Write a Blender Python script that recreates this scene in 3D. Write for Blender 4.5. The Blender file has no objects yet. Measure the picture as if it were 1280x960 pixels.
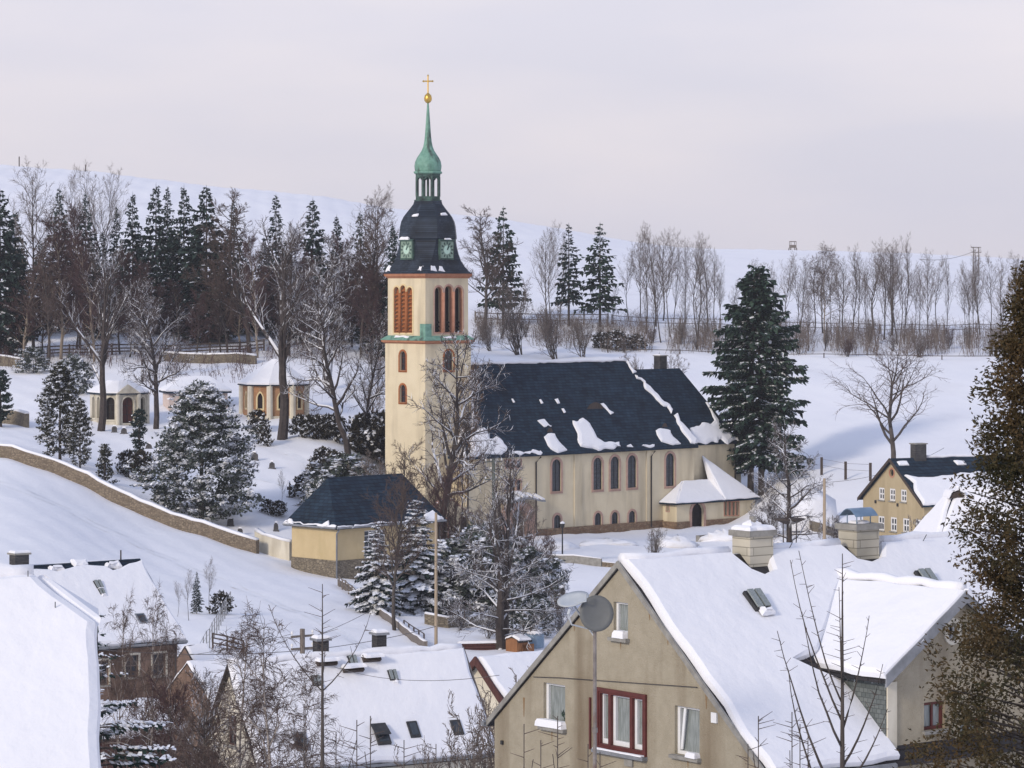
import bpy, math, random
import numpy as np
from mathutils import Vector, Matrix
from mathutils.geometry import tessellate_polygon
R = math.radians
SC = bpy.context.scene
COL = SC.collection
F, HZ = 3900.0, 355.0            # focal length and eye level of the photograph, in its pixels
def at(px, py, d): return Vector(((px-640)/F*d, d, (HZ-py)/F*d))
def V(*a): return Vector(a)

# ------------------------------------------------------------------ materials
def mat(name, c1, c2=None, scale=1.0, rough=.85, bump=0., bscale=None, stretch=(1,1,1), metal=0., snow=None,
        snow_noise=3., rnd=None, lo=.35, hi=.65, detail=5, c3=None, spec=.3, rot=None):
    m = bpy.data.materials.new(name); m.use_nodes = True
    nt = m.node_tree; N = nt.nodes; K = nt.links
    bs = N['Principled BSDF']; bs.inputs['Roughness'].default_value = rough; bs.inputs['Metallic'].default_value = metal
    bs.inputs['Specular IOR Level'].default_value = spec
    tc = N.new('ShaderNodeTexCoord'); mp = N.new('ShaderNodeMapping'); mp.inputs['Scale'].default_value = stretch
    K.new(tc.outputs['Object'], mp.inputs['Vector'])
    out = None
    if c2 is not None:
        nz = N.new('ShaderNodeTexNoise'); nz.inputs['Scale'].default_value = scale; nz.inputs['Detail'].default_value = detail
        nz.inputs['Roughness'].default_value = .62
        K.new(mp.outputs[0], nz.inputs['Vector'])
        rp = N.new('ShaderNodeValToRGB'); e = rp.color_ramp.elements
        e[0].position = lo; e[0].color = (*c1, 1); e[1].position = hi; e[1].color = (*c2, 1)
        K.new(nz.outputs['Fac'], rp.inputs['Fac']); out = rp.outputs['Color']
        if rnd is not None:
            ge = N.new('ShaderNodeNewGeometry'); r2 = N.new('ShaderNodeValToRGB')
            r2.color_ramp.elements[0].color = (*rnd[0], 1); r2.color_ramp.elements[1].color = (*rnd[1], 1)
            K.new(ge.outputs['Random Per Island'], r2.inputs['Fac'])
            mx = N.new('ShaderNodeMix'); mx.data_type = 'RGBA'; mx.inputs['Factor'].default_value = rnd[2]
            K.new(out, mx.inputs[6]); K.new(r2.outputs[0], mx.inputs[7]); out = mx.outputs[2]
        if c3 is not None:          # c3 = (colour, scale, stretch, lo, hi): stains, patches
            m3 = N.new('ShaderNodeMapping'); m3.inputs['Scale'].default_value = c3[2]; K.new(tc.outputs['Object'], m3.inputs['Vector'])
            n3 = N.new('ShaderNodeTexNoise'); n3.inputs['Scale'].default_value = c3[1]; n3.inputs['Detail'].default_value = 6
            K.new(m3.outputs[0], n3.inputs['Vector'])
            mr = N.new('ShaderNodeMapRange'); mr.inputs['From Min'].default_value = c3[3]; mr.inputs['From Max'].default_value = c3[4]
            K.new(n3.outputs['Fac'], mr.inputs['Value'])
            mx = N.new('ShaderNodeMix'); mx.data_type = 'RGBA'
            K.new(mr.outputs[0], mx.inputs['Factor']); K.new(out, mx.inputs[6]); mx.inputs[7].default_value = (*c3[0], 1); out = mx.outputs[2]
    if snow is not None:            # snow lying on faces that look up
        ge = N.new('ShaderNodeNewGeometry'); sp = N.new('ShaderNodeSeparateXYZ'); K.new(ge.outputs['Normal'], sp.inputs[0])
        n2 = N.new('ShaderNodeTexNoise'); n2.inputs['Scale'].default_value = snow_noise; n2.inputs['Detail'].default_value = 2
        K.new(tc.outputs['Object'], n2.inputs['Vector'])
        ad = N.new('ShaderNodeMath'); ad.operation = 'MULTIPLY_ADD'; K.new(n2.outputs['Fac'], ad.inputs[0]); ad.inputs[1].default_value = 1.2
        K.new(sp.outputs['Z'], ad.inputs[2])
        mr = N.new('ShaderNodeMapRange'); mr.inputs['From Min'].default_value = snow; mr.inputs['From Max'].default_value = snow+.12
        K.new(ad.outputs[0], mr.inputs['Value'])
        mx = N.new('ShaderNodeMix'); mx.data_type = 'RGBA'; K.new(mr.outputs[0], mx.inputs['Factor'])
        if out is None: mx.inputs[6].default_value = (*c1, 1)
        else: K.new(out, mx.inputs[6])
        mx.inputs[7].default_value = (.8, .81, .85, 1); out = mx.outputs[2]
    if out is None: bs.inputs['Base Color'].default_value = (*c1, 1)
    else: K.new(out, bs.inputs['Base Color'])
    if bump:
        nb = N.new('ShaderNodeTexNoise'); nb.inputs['Scale'].default_value = bscale or scale*4; nb.inputs['Detail'].default_value = 6
        K.new(mp.outputs[0], nb.inputs['Vector'])
        bp = N.new('ShaderNodeBump'); bp.inputs['Strength'].default_value = 1; bp.inputs['Distance'].default_value = bump
        K.new(nb.outputs['Fac'], bp.inputs['Height']); K.new(bp.outputs[0], bs.inputs['Normal'])
    return m

def brick_mat(name, ca, cb, mortar, w, h, ms=.02, rough=.8, coords='roof', var=.6, c3=None):
    m = bpy.data.materials.new(name); m.use_nodes = True
    nt = m.node_tree; N = nt.nodes; K = nt.links
    bs = N['Principled BSDF']; bs.inputs['Roughness'].default_value = rough; bs.inputs['Specular IOR Level'].default_value = .25
    tc = N.new('ShaderNodeTexCoord'); sp = N.new('ShaderNodeSeparateXYZ'); K.new(tc.outputs['Object'], sp.inputs[0])
    ad = N.new('ShaderNodeMath'); K.new(sp.outputs['X'], ad.inputs[0]); K.new(sp.outputs['Y'], ad.inputs[1])
    cb_ = N.new('ShaderNodeCombineXYZ'); K.new(ad.outputs[0], cb_.inputs[0]); K.new(sp.outputs['Z'], cb_.inputs[1])
    bt = N.new('ShaderNodeTexBrick'); K.new(cb_.outputs[0], bt.inputs['Vector'])
    bt.inputs['Color1'].default_value = (*ca, 1); bt.inputs['Color2'].default_value = (*cb, 1); bt.inputs['Mortar'].default_value = (*mortar, 1)
    bt.inputs['Scale'].default_value = 1; bt.inputs['Brick Width'].default_value = w; bt.inputs['Row Height'].default_value = h
    bt.inputs['Mortar Size'].default_value = ms
    nz = N.new('ShaderNodeTexNoise'); nz.inputs['Scale'].default_value = .6; nz.inputs['Detail'].default_value = 7; K.new(tc.outputs['Object'], nz.inputs['Vector'])
    rp = N.new('ShaderNodeMapRange'); rp.inputs['To Min'].default_value = 1-var*.5; rp.inputs['To Max'].default_value = 1+var*.5
    rp.inputs['From Min'].default_value = .3; rp.inputs['From Max'].default_value = .7
    K.new(nz.outputs['Fac'], rp.inputs['Value'])
    mu = N.new('ShaderNodeVectorMath'); mu.operation = 'SCALE'; K.new(bt.outputs['Color'], mu.inputs[0]); K.new(rp.outputs[0], mu.inputs['Scale'])
    K.new(mu.outputs[0], bs.inputs['Base Color'])
    bp = N.new('ShaderNodeBump'); bp.inputs['Distance'].default_value = .02; K.new(bt.outputs['Fac'], bp.inputs['Height']); bp.invert = True
    K.new(bp.outputs[0], bs.inputs['Normal'])
    return m

def rubble_mat(name, ca, cb, mortar, scale, snow=None):
    m = bpy.data.materials.new(name); m.use_nodes = True
    nt = m.node_tree; N = nt.nodes; K = nt.links
    bs = N['Principled BSDF']; bs.inputs['Roughness'].default_value = .9
    tc = N.new('ShaderNodeTexCoord'); mp = N.new('ShaderNodeMapping'); mp.inputs['Scale'].default_value = (1, 1, 1.7); K.new(tc.outputs['Object'], mp.inputs[0])
    v1 = N.new('ShaderNodeTexVoronoi'); v1.inputs['Scale'].default_value = scale; K.new(mp.outputs[0], v1.inputs['Vector'])
    v2 = N.new('ShaderNodeTexVoronoi'); v2.feature = 'DISTANCE_TO_EDGE'; v2.inputs['Scale'].default_value = scale; K.new(mp.outputs[0], v2.inputs['Vector'])
    sp = N.new('ShaderNodeSeparateColor'); K.new(v1.outputs['Color'], sp.inputs[0])
    mx = N.new('ShaderNodeMix'); mx.data_type = 'RGBA'; K.new(sp.outputs[0], mx.inputs['Factor'])
    mx.inputs[6].default_value = (*ca, 1); mx.inputs[7].default_value = (*cb, 1)
    mr = N.new('ShaderNodeMapRange'); mr.inputs['From Max'].default_value = .07; K.new(v2.outputs['Distance'], mr.inputs['Value'])
    m2 = N.new('ShaderNodeMix'); m2.data_type = 'RGBA'; K.new(mr.outputs[0], m2.inputs['Factor'])
    m2.inputs[6].default_value = (*mortar, 1); K.new(mx.outputs[2], m2.inputs[7])
    K.new(m2.outputs[2], bs.inputs['Base Color'])
    bp = N.new('ShaderNodeBump'); bp.inputs['Distance'].default_value = .05; K.new(mr.outputs[0], bp.inputs['Height']); K.new(bp.outputs[0], bs.inputs['Normal'])
    return m

M = {}
M['snow'] = mat('snow', (.82,.825,.86), (.86,.86,.885), scale=.35, rough=.9, bump=.06, bscale=1.6, spec=.2)
M['packed'] = mat('packed_snow', (.79,.80,.84), (.84,.85,.875), scale=1.4, rough=.8, bump=.04, bscale=3)
M['ground'] = mat('snow_field', (.83,.83,.865), (.87,.87,.89), scale=.06, rough=.92, bump=.14, bscale=.40, stretch=(1,.6,1), spec=.15,
                  c3=((.74,.74,.77), .09, (1,.5,1), .60, .80))
M['plaster'] = mat('ochre_plaster', (.67,.575,.395), (.72,.625,.44), scale=.7, bump=.01, bscale=30, c3=((.45,.38,.26), .7, (1,1,.14), .47, .78))
M['plaster_warm'] = mat('warm_yellow_plaster', (.52,.405,.225), (.57,.45,.255), scale=.8, bump=.01, bscale=30, c3=((.46,.36,.19), .7, (1,1,.3), .55, .8))
M['plaster_cream'] = mat('cream_trim', (.72,.58,.33), (.68,.54,.30), scale=1.2)
M['plaster_grey'] = mat('grey_tan_roughcast', (.345,.303,.222), (.405,.358,.268), scale=2.2, bump=.03, bscale=38, c3=((.20,.155,.10), .9, (1,1,.12), .50, .74))
M['plaster_mustard'] = mat('mustard_plaster', (.42,.34,.21), (.47,.385,.245), scale=.7, bump=.01, bscale=30, c3=((.34,.275,.17), .7, (1,1,.2), .55, .8))
M['plaster_brown'] = mat('brown_grey_plaster', (.175,.115,.085), (.26,.175,.13), scale=.7, c3=((.09,.06,.045), .7, (1,1,.3), .5, .7))
M['plaster_pale'] = mat('pale_plaster', (.60,.55,.44), (.70,.65,.53), scale=.8, c3=((.42,.37,.28), .8, (1,1,.2), .5, .75))
M['pink_plaster'] = mat('pale_pink_plaster', (.55,.45,.40), (.64,.53,.47), scale=.8)
M['slate'] = brick_mat('dark_slate', (.009,.020,.037), (.018,.037,.060), (.005,.011,.021), .6, .30, .03, .9)
M['slate_brown'] = brick_mat('brown_slate', (.022,.021,.024), (.035,.031,.032), (.012,.010,.010), .5, .22, .02, .6)
M['slate_grey'] = brick_mat('grey_slate_cladding', (.085,.098,.096), (.145,.16,.155), (.075,.085,.085), .17, .13, .008, 1.1)
M['slate_bell'] = brick_mat('blue_black_slate', (.013,.021,.034), (.032,.045,.064), (.007,.010,.015), .4, .2, .02, .5, var=1.)
M['rubble'] = rubble_mat('rubble_stone', (.17,.13,.09), (.30,.24,.17), (.13,.105,.075), 4.2)
M['plinth'] = rubble_mat('rust_brown_plinth_stone', (.20,.115,.065), (.30,.21,.13), (.14,.10,.065), 2.6)
M['ashlar'] = rubble_mat('grey_brown_plinth_stone', (.17,.14,.10), (.25,.21,.15), (.13,.11,.08), 3.2)
M['sandstone'] = mat('red_sandstone', (.42,.20,.13), (.52,.27,.18), scale=2.5)
M['sandstone_pale'] = mat('pale_red_sandstone', (.42,.27,.21), (.50,.33,.265), scale=2.5)
M['orange_stone'] = mat('orange_louvre_wood', (.30,.10,.035), (.40,.15,.055), scale=2.0, stretch=(1,1,6))
M['terracotta'] = mat('red_cornice', (.36,.15,.08), (.45,.21,.12), scale=2.)
M['copper'] = mat('green_copper', (.12,.26,.20), (.20,.37,.29), scale=2.2, rough=.6, c3=((.05,.07,.06), 1.3, (1,1,.4), .52, .68))
M['copper_dark'] = mat('dark_copper', (.022,.035,.034), (.075,.14,.115), scale=1.5, rough=.6)
M['gold'] = mat('gilding', (.70,.46,.12), (.60,.38,.08), scale=4, rough=.35, metal=.85)
M['glass'] = mat('dark_glass', (.025,.030,.038), (.05,.06,.07), scale=1.3, rough=.12, spec=.5)
M['glass_net'] = mat('net_curtain_behind_glass', (.13,.15,.14), (.34,.37,.36), scale=5, stretch=(9,9,.4), rough=.2, spec=.6)
M['dark'] = mat('dark_interior', (.015,.012,.012), (.03,.024,.02), scale=2)
M['white'] = mat('white_paint', (.78,.78,.77), (.72,.72,.72), scale=3, rough=.5)
M['red_paint'] = mat('red_brown_paint', (.085,.022,.018), (.12,.03,.025), scale=4, rough=.5)
M['zinc'] = mat('grey_zinc', (.20,.21,.22), (.30,.31,.33), scale=2, rough=.5, metal=.3)
M['pipe'] = mat('dark_drainpipe', (.045,.04,.04), (.07,.06,.055), scale=3, rough=.5)
M['blue_metal'] = mat('blue_grey_sheet_metal', (.16,.24,.33), (.24,.33,.43), scale=2, rough=.4, metal=.4)
M['chimney_block'] = brick_mat('pale_chimney_blocks', (.44,.41,.33), (.52,.48,.39), (.27,.25,.20), 1.4, .24, .012, .9, var=.5)
M['chimney_brick'] = brick_mat('dark_chimney_brick', (.055,.055,.06), (.09,.085,.085), (.05,.05,.05), .26, .09, .012, .9, var=.8)
M['concrete'] = mat('concrete', (.22,.21,.19), (.32,.31,.28), scale=3, bump=.01)
M['rust'] = mat('rust_stain', (.20,.12,.055), (.28,.20,.115), scale=3, stretch=(1,1,.4))
M['wood_grey'] = mat('weathered_wood', (.13,.11,.095), (.22,.19,.165), scale=2.5, stretch=(6,6,.8))
M['wood_pole'] = mat('pale_pole_wood', (.30,.235,.165), (.40,.32,.23), scale=2.5, stretch=(8,8,.6))
M['wood_dark'] = mat('dark_wood', (.05,.038,.032), (.085,.065,.055), scale=2.5, stretch=(6,6,.8))
M['wood_red'] = mat('red_brown_boarding', (.065,.028,.025), (.11,.045,.038), scale=2.5, stretch=(5,5,.7))
M['wood_orange'] = mat('orange_brown_boards', (.22,.10,.045), (.30,.14,.06), scale=2.0, stretch=(5,5,.7))
M['iron'] = mat('dark_iron', (.03,.03,.032), (.05,.05,.05), scale=4, rough=.6)
M['pole_green'] = mat('weathered_green_grey_steel', (.075,.09,.08), (.13,.145,.13), scale=2)
M['dish'] = mat('grey_enamel', (.115,.122,.122), (.145,.152,.152), scale=2, rough=.5)
M['dish_pale'] = mat('pale_grey_enamel', (.42,.45,.47), (.50,.53,.55), scale=2, rough=.45)
M['rust_pole'] = mat('rusty_galvanised_steel', (.17,.15,.14), (.26,.235,.22), scale=3, c3=((.16,.065,.03), 1.4, (1,1,.6), .5, .66))
M['brick_orange'] = brick_mat('orange_brick', (.42,.20,.09), (.50,.25,.12), (.40,.30,.20), .28, .1, .012, .9, var=.5)
M['stone_white'] = mat('pale_stone', (.56,.52,.42), (.66,.62,.52), scale=1.6, c3=((.33,.29,.22), .9, (1,1,.35), .5, .74))
M['grave'] = mat('dark_gravestone', (.05,.05,.055), (.12,.11,.10), scale=2, snow=1.25)
M['clock'] = mat('pale_verdigris_clock_face', (.19,.27,.215), (.25,.335,.27), scale=2)
M['clock_mark'] = mat('verdigris_white', (.42,.60,.50), (.50,.66,.56), scale=3)
# vegetation
M['bark'] = mat('grey_brown_bark', (.05,.042,.038), (.10,.085,.075), scale=3, stretch=(1,1,.4))
M['bark_snow'] = mat('snowy_dark_bark', (.035,.028,.026), (.07,.056,.05), scale=3, snow=.9, snow_noise=1.3)
M['twig_snow'] = mat('snowy_twigs', (.055,.042,.038), (.09,.07,.062), scale=3, snow=.92, snow_noise=1.0)
M['twig_grey'] = mat('grey_twigs', (.125,.10,.088), (.18,.148,.128), scale=2)
M['twig_brown'] = mat('brown_twigs', (.075,.052,.044), (.12,.085,.07), scale=2)
M['twig_red'] = mat('red_brown_twigs', (.060,.034,.034), (.095,.055,.052), scale=1.0)
M['bark_pale'] = mat('pale_bark', (.20,.165,.13), (.30,.25,.20), scale=2, stretch=(1,1,.5))
M['bark_birch'] = mat('birch_bark', (.34,.30,.27), (.09,.075,.065), scale=3, stretch=(1,1,2.5), lo=.5, hi=.66)
M['needle'] = mat('spruce_needles', (.010,.024,.022), (.026,.052,.044), scale=1.2, rnd=((.008,.018,.017), (.036,.064,.052), .6))
M['needle_pine'] = mat('pine_needles', (.014,.034,.026), (.036,.068,.046), scale=1.0, rnd=((.010,.024,.020), (.048,.085,.055), .6))
M['needle_holly'] = mat('grey_green_leaves', (.040,.058,.048), (.085,.105,.086), scale=1.0, rnd=((.022,.032,.027), (.12,.14,.115), .6))
M['needle_olive'] = mat('olive_needles', (.030,.036,.020), (.055,.058,.032), scale=1.0, rnd=((.016,.022,.014), (.075,.066,.036), .6))
M['tuft_snow'] = mat('snow_on_branches', (.76,.78,.83), (.84,.85,.88), scale=2, rough=.9)
M['thuja'] = mat('thuja_sprays', (.028,.033,.014), (.088,.053,.021), scale=1.1, rnd=((.016,.025,.012), (.125,.074,.028), .36), lo=.38, hi=.62)
M['hedge'] = mat('hedge_leaves', (.020,.022,.014), (.05,.042,.026), scale=1.5, rnd=((.015,.018,.012), (.07,.055,.034), .5))
M['beech'] = mat('rusty_dry_leaves', (.14,.075,.03), (.22,.12,.05), scale=1.2, rnd=((.08,.045,.02), (.26,.15,.07), .5))

# ------------------------------------------------------------------ mesh building
def L(a, b, z): return Vector((a, -b, z))      # a along the ridge, b towards the viewer's right, z up
class MB:
    def __init__(s): s.v = []; s.f = []; s.mi = []
    def face(s, pts, m=0):
        n = len(s.v); s.v.extend([tuple(p) for p in pts]); s.f.append(tuple(range(n, n+len(pts)))); s.mi.append(m)
    def hexa(s, p, m=0):      # p: 8 corners, bottom ring 0-3, top ring 4-7 (counter-clockwise seen from above)
        n = len(s.v); s.v.extend([tuple(q) for q in p])
        for q in ((3,2,1,0),(4,5,6,7),(0,1,5,4),(1,2,6,5),(2,3,7,6),(3,0,4,7)): s.f.append(tuple(n+i for i in q)); s.mi.append(m)
    def box(s, x0, y0, z0, x1, y1, z1, m=0):
        x0, x1 = min(x0,x1), max(x0,x1); y0, y1 = min(y0,y1), max(y0,y1); z0, z1 = min(z0,z1), max(z0,z1)
        s.hexa([(x0,y0,z0),(x1,y0,z0),(x1,y1,z0),(x0,y1,z0),(x0,y0,z1),(x1,y0,z1),(x1,y1,z1),(x0,y1,z1)], m)
    def lbox(s, a0, b0, z0, a1, b1, z1, m=0): s.box(a0, -b0, z0, a1, -b1, z1, m)
    def fbox(s, fr, u0, v0, u1, v1, n0, n1, m=0):      # a box on a plane frame (O,U,V,N)
        O, U, W, N = fr
        s.hexa([O+U*u+W*v+N*n for v, n, u in ((v0,n1,u0),(v0,n1,u1),(v0,n0,u1),(v0,n0,u0),(v1,n1,u0),(v1,n1,u1),(v1,n0,u1),(v1,n0,u0))], m)
    def tube(s, pts, rad, n=6, m=0, cap=True):
        pts = [Vector(p) for p in pts]; base = len(s.v); k = len(pts)
        if not hasattr(rad, '__len__'): rad = [rad]*k
        up = V(0,0,1)
        for i, p in enumerate(pts):
            d = (pts[min(i+1,k-1)]-pts[max(i-1,0)]).normalized()
            x = d.cross(up) if abs(d.z) < .95 else d.cross(V(1,0,0)); x.normalize(); y = x.cross(d)
            for j in range(n):
                t = 2*math.pi*j/n + .5
                s.v.append(tuple(p + (x*math.cos(t)+y*math.sin(t))*rad[i]))
        for i in range(k-1):
            for j in range(n):
                a = base+i*n+j; b = base+i*n+(j+1)%n
                s.f.append((a, b, b+n, a+n)); s.mi.append(m)
        if cap:
            s.f.append(tuple(base+j for j in reversed(range(n)))); s.mi.append(m)
            s.f.append(tuple(base+(k-1)*n+j for j in range(n))); s.mi.append(m)
    def lathe(s, prof, n=16, m=0, c=(0,0), ph=0., sq=None):   # prof: (radius, z); sq(z index)-> list of n radius factors
        base = len(s.v); k = len(prof)
        for i, (r, z) in enumerate(prof):
            for j in range(n):
                t = 2*math.pi*(j+ph)/n
                s.v.append((c[0]+r*math.cos(t), c[1]+r*math.sin(t), z))
        for i in range(k-1):
            for j in range(n):
                a = base+i*n+j; b = base+i*n+(j+1)%n
                s.f.append((a, b, b+n, a+n)); s.mi.append(m)
        s.f.append(tuple(base+j for j in reversed(range(n)))); s.mi.append(m)
        s.f.append(tuple(base+(k-1)*n+j for j in range(n))); s.mi.append(m)
    def rings(s, rings, m=0, cap=True):
        base = len(s.v); n = len(rings[0])
        for r in rings: s.v.extend([tuple(p) for p in r])
        for i in range(len(rings)-1):
            for j in range(n):
                a = base+i*n+j; b = base+i*n+(j+1)%n
                s.f.append((a, b, b+n, a+n)); s.mi.append(m)
        if cap:
            s.f.append(tuple(base+j for j in reversed(range(n)))); s.mi.append(m)
            s.f.append(tuple(base+(len(rings)-1)*n+j for j in range(n))); s.mi.append(m)
    def slab(s, pts, down, m=0):      # a plate with its top outline and a vector to its underside
        n = len(pts); s.face(pts, m); s.face([Vector(p)+down for p in reversed(pts)], m)
        for i in range(n):
            a, b = Vector(pts[i]), Vector(pts[(i+1)%n]); s.face([a, a+down, b+down, b], m)
    def build(s, name, mats, parent=None, smooth=False, label=None):
        me = bpy.data.meshes.new(name); me.from_pydata(s.v, [], s.f)
        if not isinstance(mats, (list, tuple)): mats = [mats]
        for q in mats: me.materials.append(q)
        if len(mats) > 1: me.polygons.foreach_set('material_index', s.mi)
        if smooth: me.polygons.foreach_set('use_smooth', [True]*len(s.f))
        me.update()
        o = bpy.data.objects.new(name, me); COL.objects.link(o)
        if parent is not None: o.parent = parent
        if label: o['label'] = label
        return o
def tag(o, label, cat, group=None):
    o['label'] = label; o['category'] = cat
    if group: o['group'] = group
    return o
def thing(name, label, cat, loc, rz=0., group=None):
    o = bpy.data.objects.new(name, None); COL.objects.link(o); o.location = loc; o.rotation_euler = (0,0,rz)
    o.empty_display_size = .5
    return tag(o, label, cat, group)
CHILDREN = {}
def dup(root, loc, rz=0., sc=(1,1,1), label=None, group=None, cat=None):
    r = root.copy(); COL.objects.link(r); r.location = loc; r.rotation_euler = (0,0,rz); r.scale = sc
    if label: r['label'] = label
    if group: r['group'] = group
    elif 'group' in r: del r['group']
    if cat: r['category'] = cat
    for ch in CHILDREN[root.name]:
        c = ch.copy(); COL.objects.link(c); c.parent = r
    return r

# ------------------------------------------------------------------ frames, walls, windows, snow on a plane
UZ = V(0,0,1)
def fS(a, b, z=0): return (L(a,b,z), V(1,0,0), UZ, V(0,-1,0))     # wall looking along +b
def fW(a, b, z=0): return (L(a,b,z), V(0,-1,0), UZ, V(-1,0,0))    # wall looking along -a; u grows with b
def fE(a, b, z=0): return (L(a,b,z), V(0,1,0), UZ, V(1,0,0))
def fN(a, b, z=0): return (L(a,b,z), V(-1,0,0), UZ, V(0,1,0))
def fRoof(a, b_eave, z_eave, b_ridge, z_ridge):                   # slope frame, u along the ridge, v up the slope
    O = L(a, b_eave, z_eave); W = (L(a, b_ridge, z_ridge)-O).normalized(); U = V(1,0,0) if b_eave > b_ridge else V(-1,0,0)
    return (O, U, W, U.cross(W).normalized())
def P3(fr, u, v, n=0.): return fr[0]+fr[1]*u+fr[2]*v+fr[3]*n
def rect(u0, v0, u1, v1): return [(u0,v0),(u1,v0),(u1,v1),(u0,v1)]
def arch(cx, z0, w, h, n=8, point=0.):
    r = w/2; s = h-r*(1+point); out = [(cx-r,z0),(cx+r,z0)]
    for i in range(n+1):
        t = math.pi*i/n; k = math.sin(t); out.append((cx+r*math.cos(t), z0+s+r*(k + point*k*k*k)))
    return out
def circ(cx, cz, r, n=16, ry=None): return [(cx+r*math.cos(2*math.pi*i/n), cz+(ry or r)*math.sin(2*math.pi*i/n)) for i in range(n)]
def wall(mb, fr, outer, holes=(), depth=.2, m=0):
    loops = [outer]+list(holes)
    flat = [p for l in loops for p in l]
    for t in tessellate_polygon([[Vector((p[0],p[1],0)) for p in l] for l in loops]):
        a, b, c = [flat[i] for i in t]
        if (b[0]-a[0])*(c[1]-a[1])-(b[1]-a[1])*(c[0]-a[0]) < 0: b, c = c, b
        mb.face([P3(fr,*a), P3(fr,*b), P3(fr,*c)], m)
    for h in holes:
        for i in range(len(h)):
            p, q = h[i], h[(i+1)%len(h)]
            mb.face([P3(fr,*p), P3(fr,*q), P3(fr,*q,-depth), P3(fr,*p,-depth)], m)
def ring(mb, fr, outer, inner, n0, n1, m=0):
    k = len(outer)
    for i in range(k):
        a, b, c, d = outer[i], outer[(i+1)%k], inner[(i+1)%k], inner[i]
        mb.face([P3(fr,*a,n1), P3(fr,*b,n1), P3(fr,*c,n1), P3(fr,*d,n1)], m)
        mb.face([P3(fr,*a,n0), P3(fr,*b,n0), P3(fr,*b,n1), P3(fr,*a,n1)], m)
        mb.face([P3(fr,*d,n1), P3(fr,*c,n1), P3(fr,*c,n0), P3(fr,*d,n0)], m)
def window(parent, fr, shape, depth=.2, glass='glass', frame=None, fw=.07, surround=None, bars=(0,0), sill=None, name='window', label=None):
    """shape(e): outline grown by e. The pane is the part; frame, surround and sill are its sub-parts."""
    mb = MB(); mb.face([P3(fr,*p,-depth+.01) for p in shape(0)]); w = mb.build(name, M[glass], parent, label=label)
    pts = shape(0); u0 = min(p[0] for p in pts); u1 = max(p[0] for p in pts); v0 = min(p[1] for p in pts); v1 = max(p[1] for p in pts)
    if frame:
        mb = MB(); ring(mb, fr, shape(-.003), shape(-fw), -depth+.012, -depth+.07)
        for i in range(bars[0]):
            u = u0+(u1-u0)*(i+1)/(bars[0]+1); mb.fbox(fr, u-fw*.4, v0+fw, u+fw*.4, v1-fw, -depth+.012, -depth+.062)
        for i in range(bars[1]):
            v = v0+(v1-v0)*(i+1)/(bars[1]+1); mb.fbox(fr, u0+fw, v-fw*.4, u1-fw, v+fw*.4, -depth+.012, -depth+.057)
        mb.build('frame', M[frame], w)
    if surround:
        mb = MB(); ring(mb, fr, shape(surround[0]), shape(.004), -.02, surround[2] if len(surround) > 2 else .05); mb.build('surround', M[surround[1]], w)
    if sill:
        mb = MB(); mb.fbox(fr, u0-.1, v0-.09, u1+.1, v0-.004, -depth+.08, .14); mb.build('sill', M[sill if isinstance(sill, str) else 'concrete'], w)
    return w
def sh_rect(u0, v0, u1, v1): return lambda e: rect(u0-e, v0-e, u1+e, v1+e)
def sh_arch(cx, z0, w, h, point=0.): return lambda e: arch(cx, z0-e, w+2*e, h+2*e, point=point)
def sh_circ(cx, cz, r, ry=None): return lambda e: circ(cx, cz, r+e, ry=(ry+e) if ry else None)

def resample(poly, step):
    out = []
    for i in range(len(poly)):
        a, b = poly[i], poly[(i+1)%len(poly)]; ln = math.hypot(b[0]-a[0], b[1]-a[1]); n = max(1, int(ln/step))
        for k in range(n): out.append((a[0]+(b[0]-a[0])*k/n, a[1]+(b[1]-a[1])*k/n))
    return out
def area(p): return sum(p[i][0]*p[(i+1)%len(p)][1]-p[(i+1)%len(p)][0]*p[i][1] for i in range(len(p)))/2
def snow_patch(parent, fr, poly, t=.15, step=.35, jit=.1, seed=0, holes=(), name='snow_cover', n0=.004, mat_='snow', inset=None):
    rng = random.Random(seed); mb = MB(); tops = []
    loops = [(poly, 1)]+[(h, -1) for h in holes]
    for lp, sgn in loops:
        p = list(lp)
        if area(p)*sgn < 0: p.reverse()
        p = resample(p, step); k = len(p)
        off = [rng.gauss(0, 1) for _ in range(k)]
        off = [(off[i-1]*.5+off[i]+off[(i+1)%k]*.5) for i in range(k)]
        def shift(amts):
            q = []
            for i in range(k):
                a, b = p[i-1], p[(i+1)%k]; dx, dy = b[0]-a[0], b[1]-a[1]; ln = math.hypot(dx, dy) or 1
                q.append((p[i][0]+dy/ln*amts[i], p[i][1]-dx/ln*amts[i]))
            return q
        p = shift([o*jit for o in off]); 
        ins = inset if inset is not None else t
        r0 = p; r1 = shift([-ins*.25]*k); r2 = shift([-ins]*k)
        R0 = [P3(fr,*q,n0) for q in r0]; R1 = [P3(fr,*q,n0+t*.62) for q in r1]; R2 = [P3(fr,*q,n0+t) for q in r2]
        mb.rings([R0, R1, R2], cap=False); tops.append(r2)
    flat = [q for l in tops for q in l]
    n = len(mb.v); mb.v.extend([tuple(P3(fr,*q,n0+t)) for q in flat])
    for tri in tessellate_polygon([[Vector((q[0],q[1],0)) for q in l] for l in tops]):
        a, b, c = tri; A, B, C = flat[a], flat[b], flat[c]
        if (B[0]-A[0])*(C[1]-A[1])-(B[1]-A[1])*(C[0]-A[0]) < 0: b, c = c, b
        mb.f.append((n+a, n+b, n+c)); mb.mi.append(0)
    return mb.build(name, M[mat_], parent, smooth=False)
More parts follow.
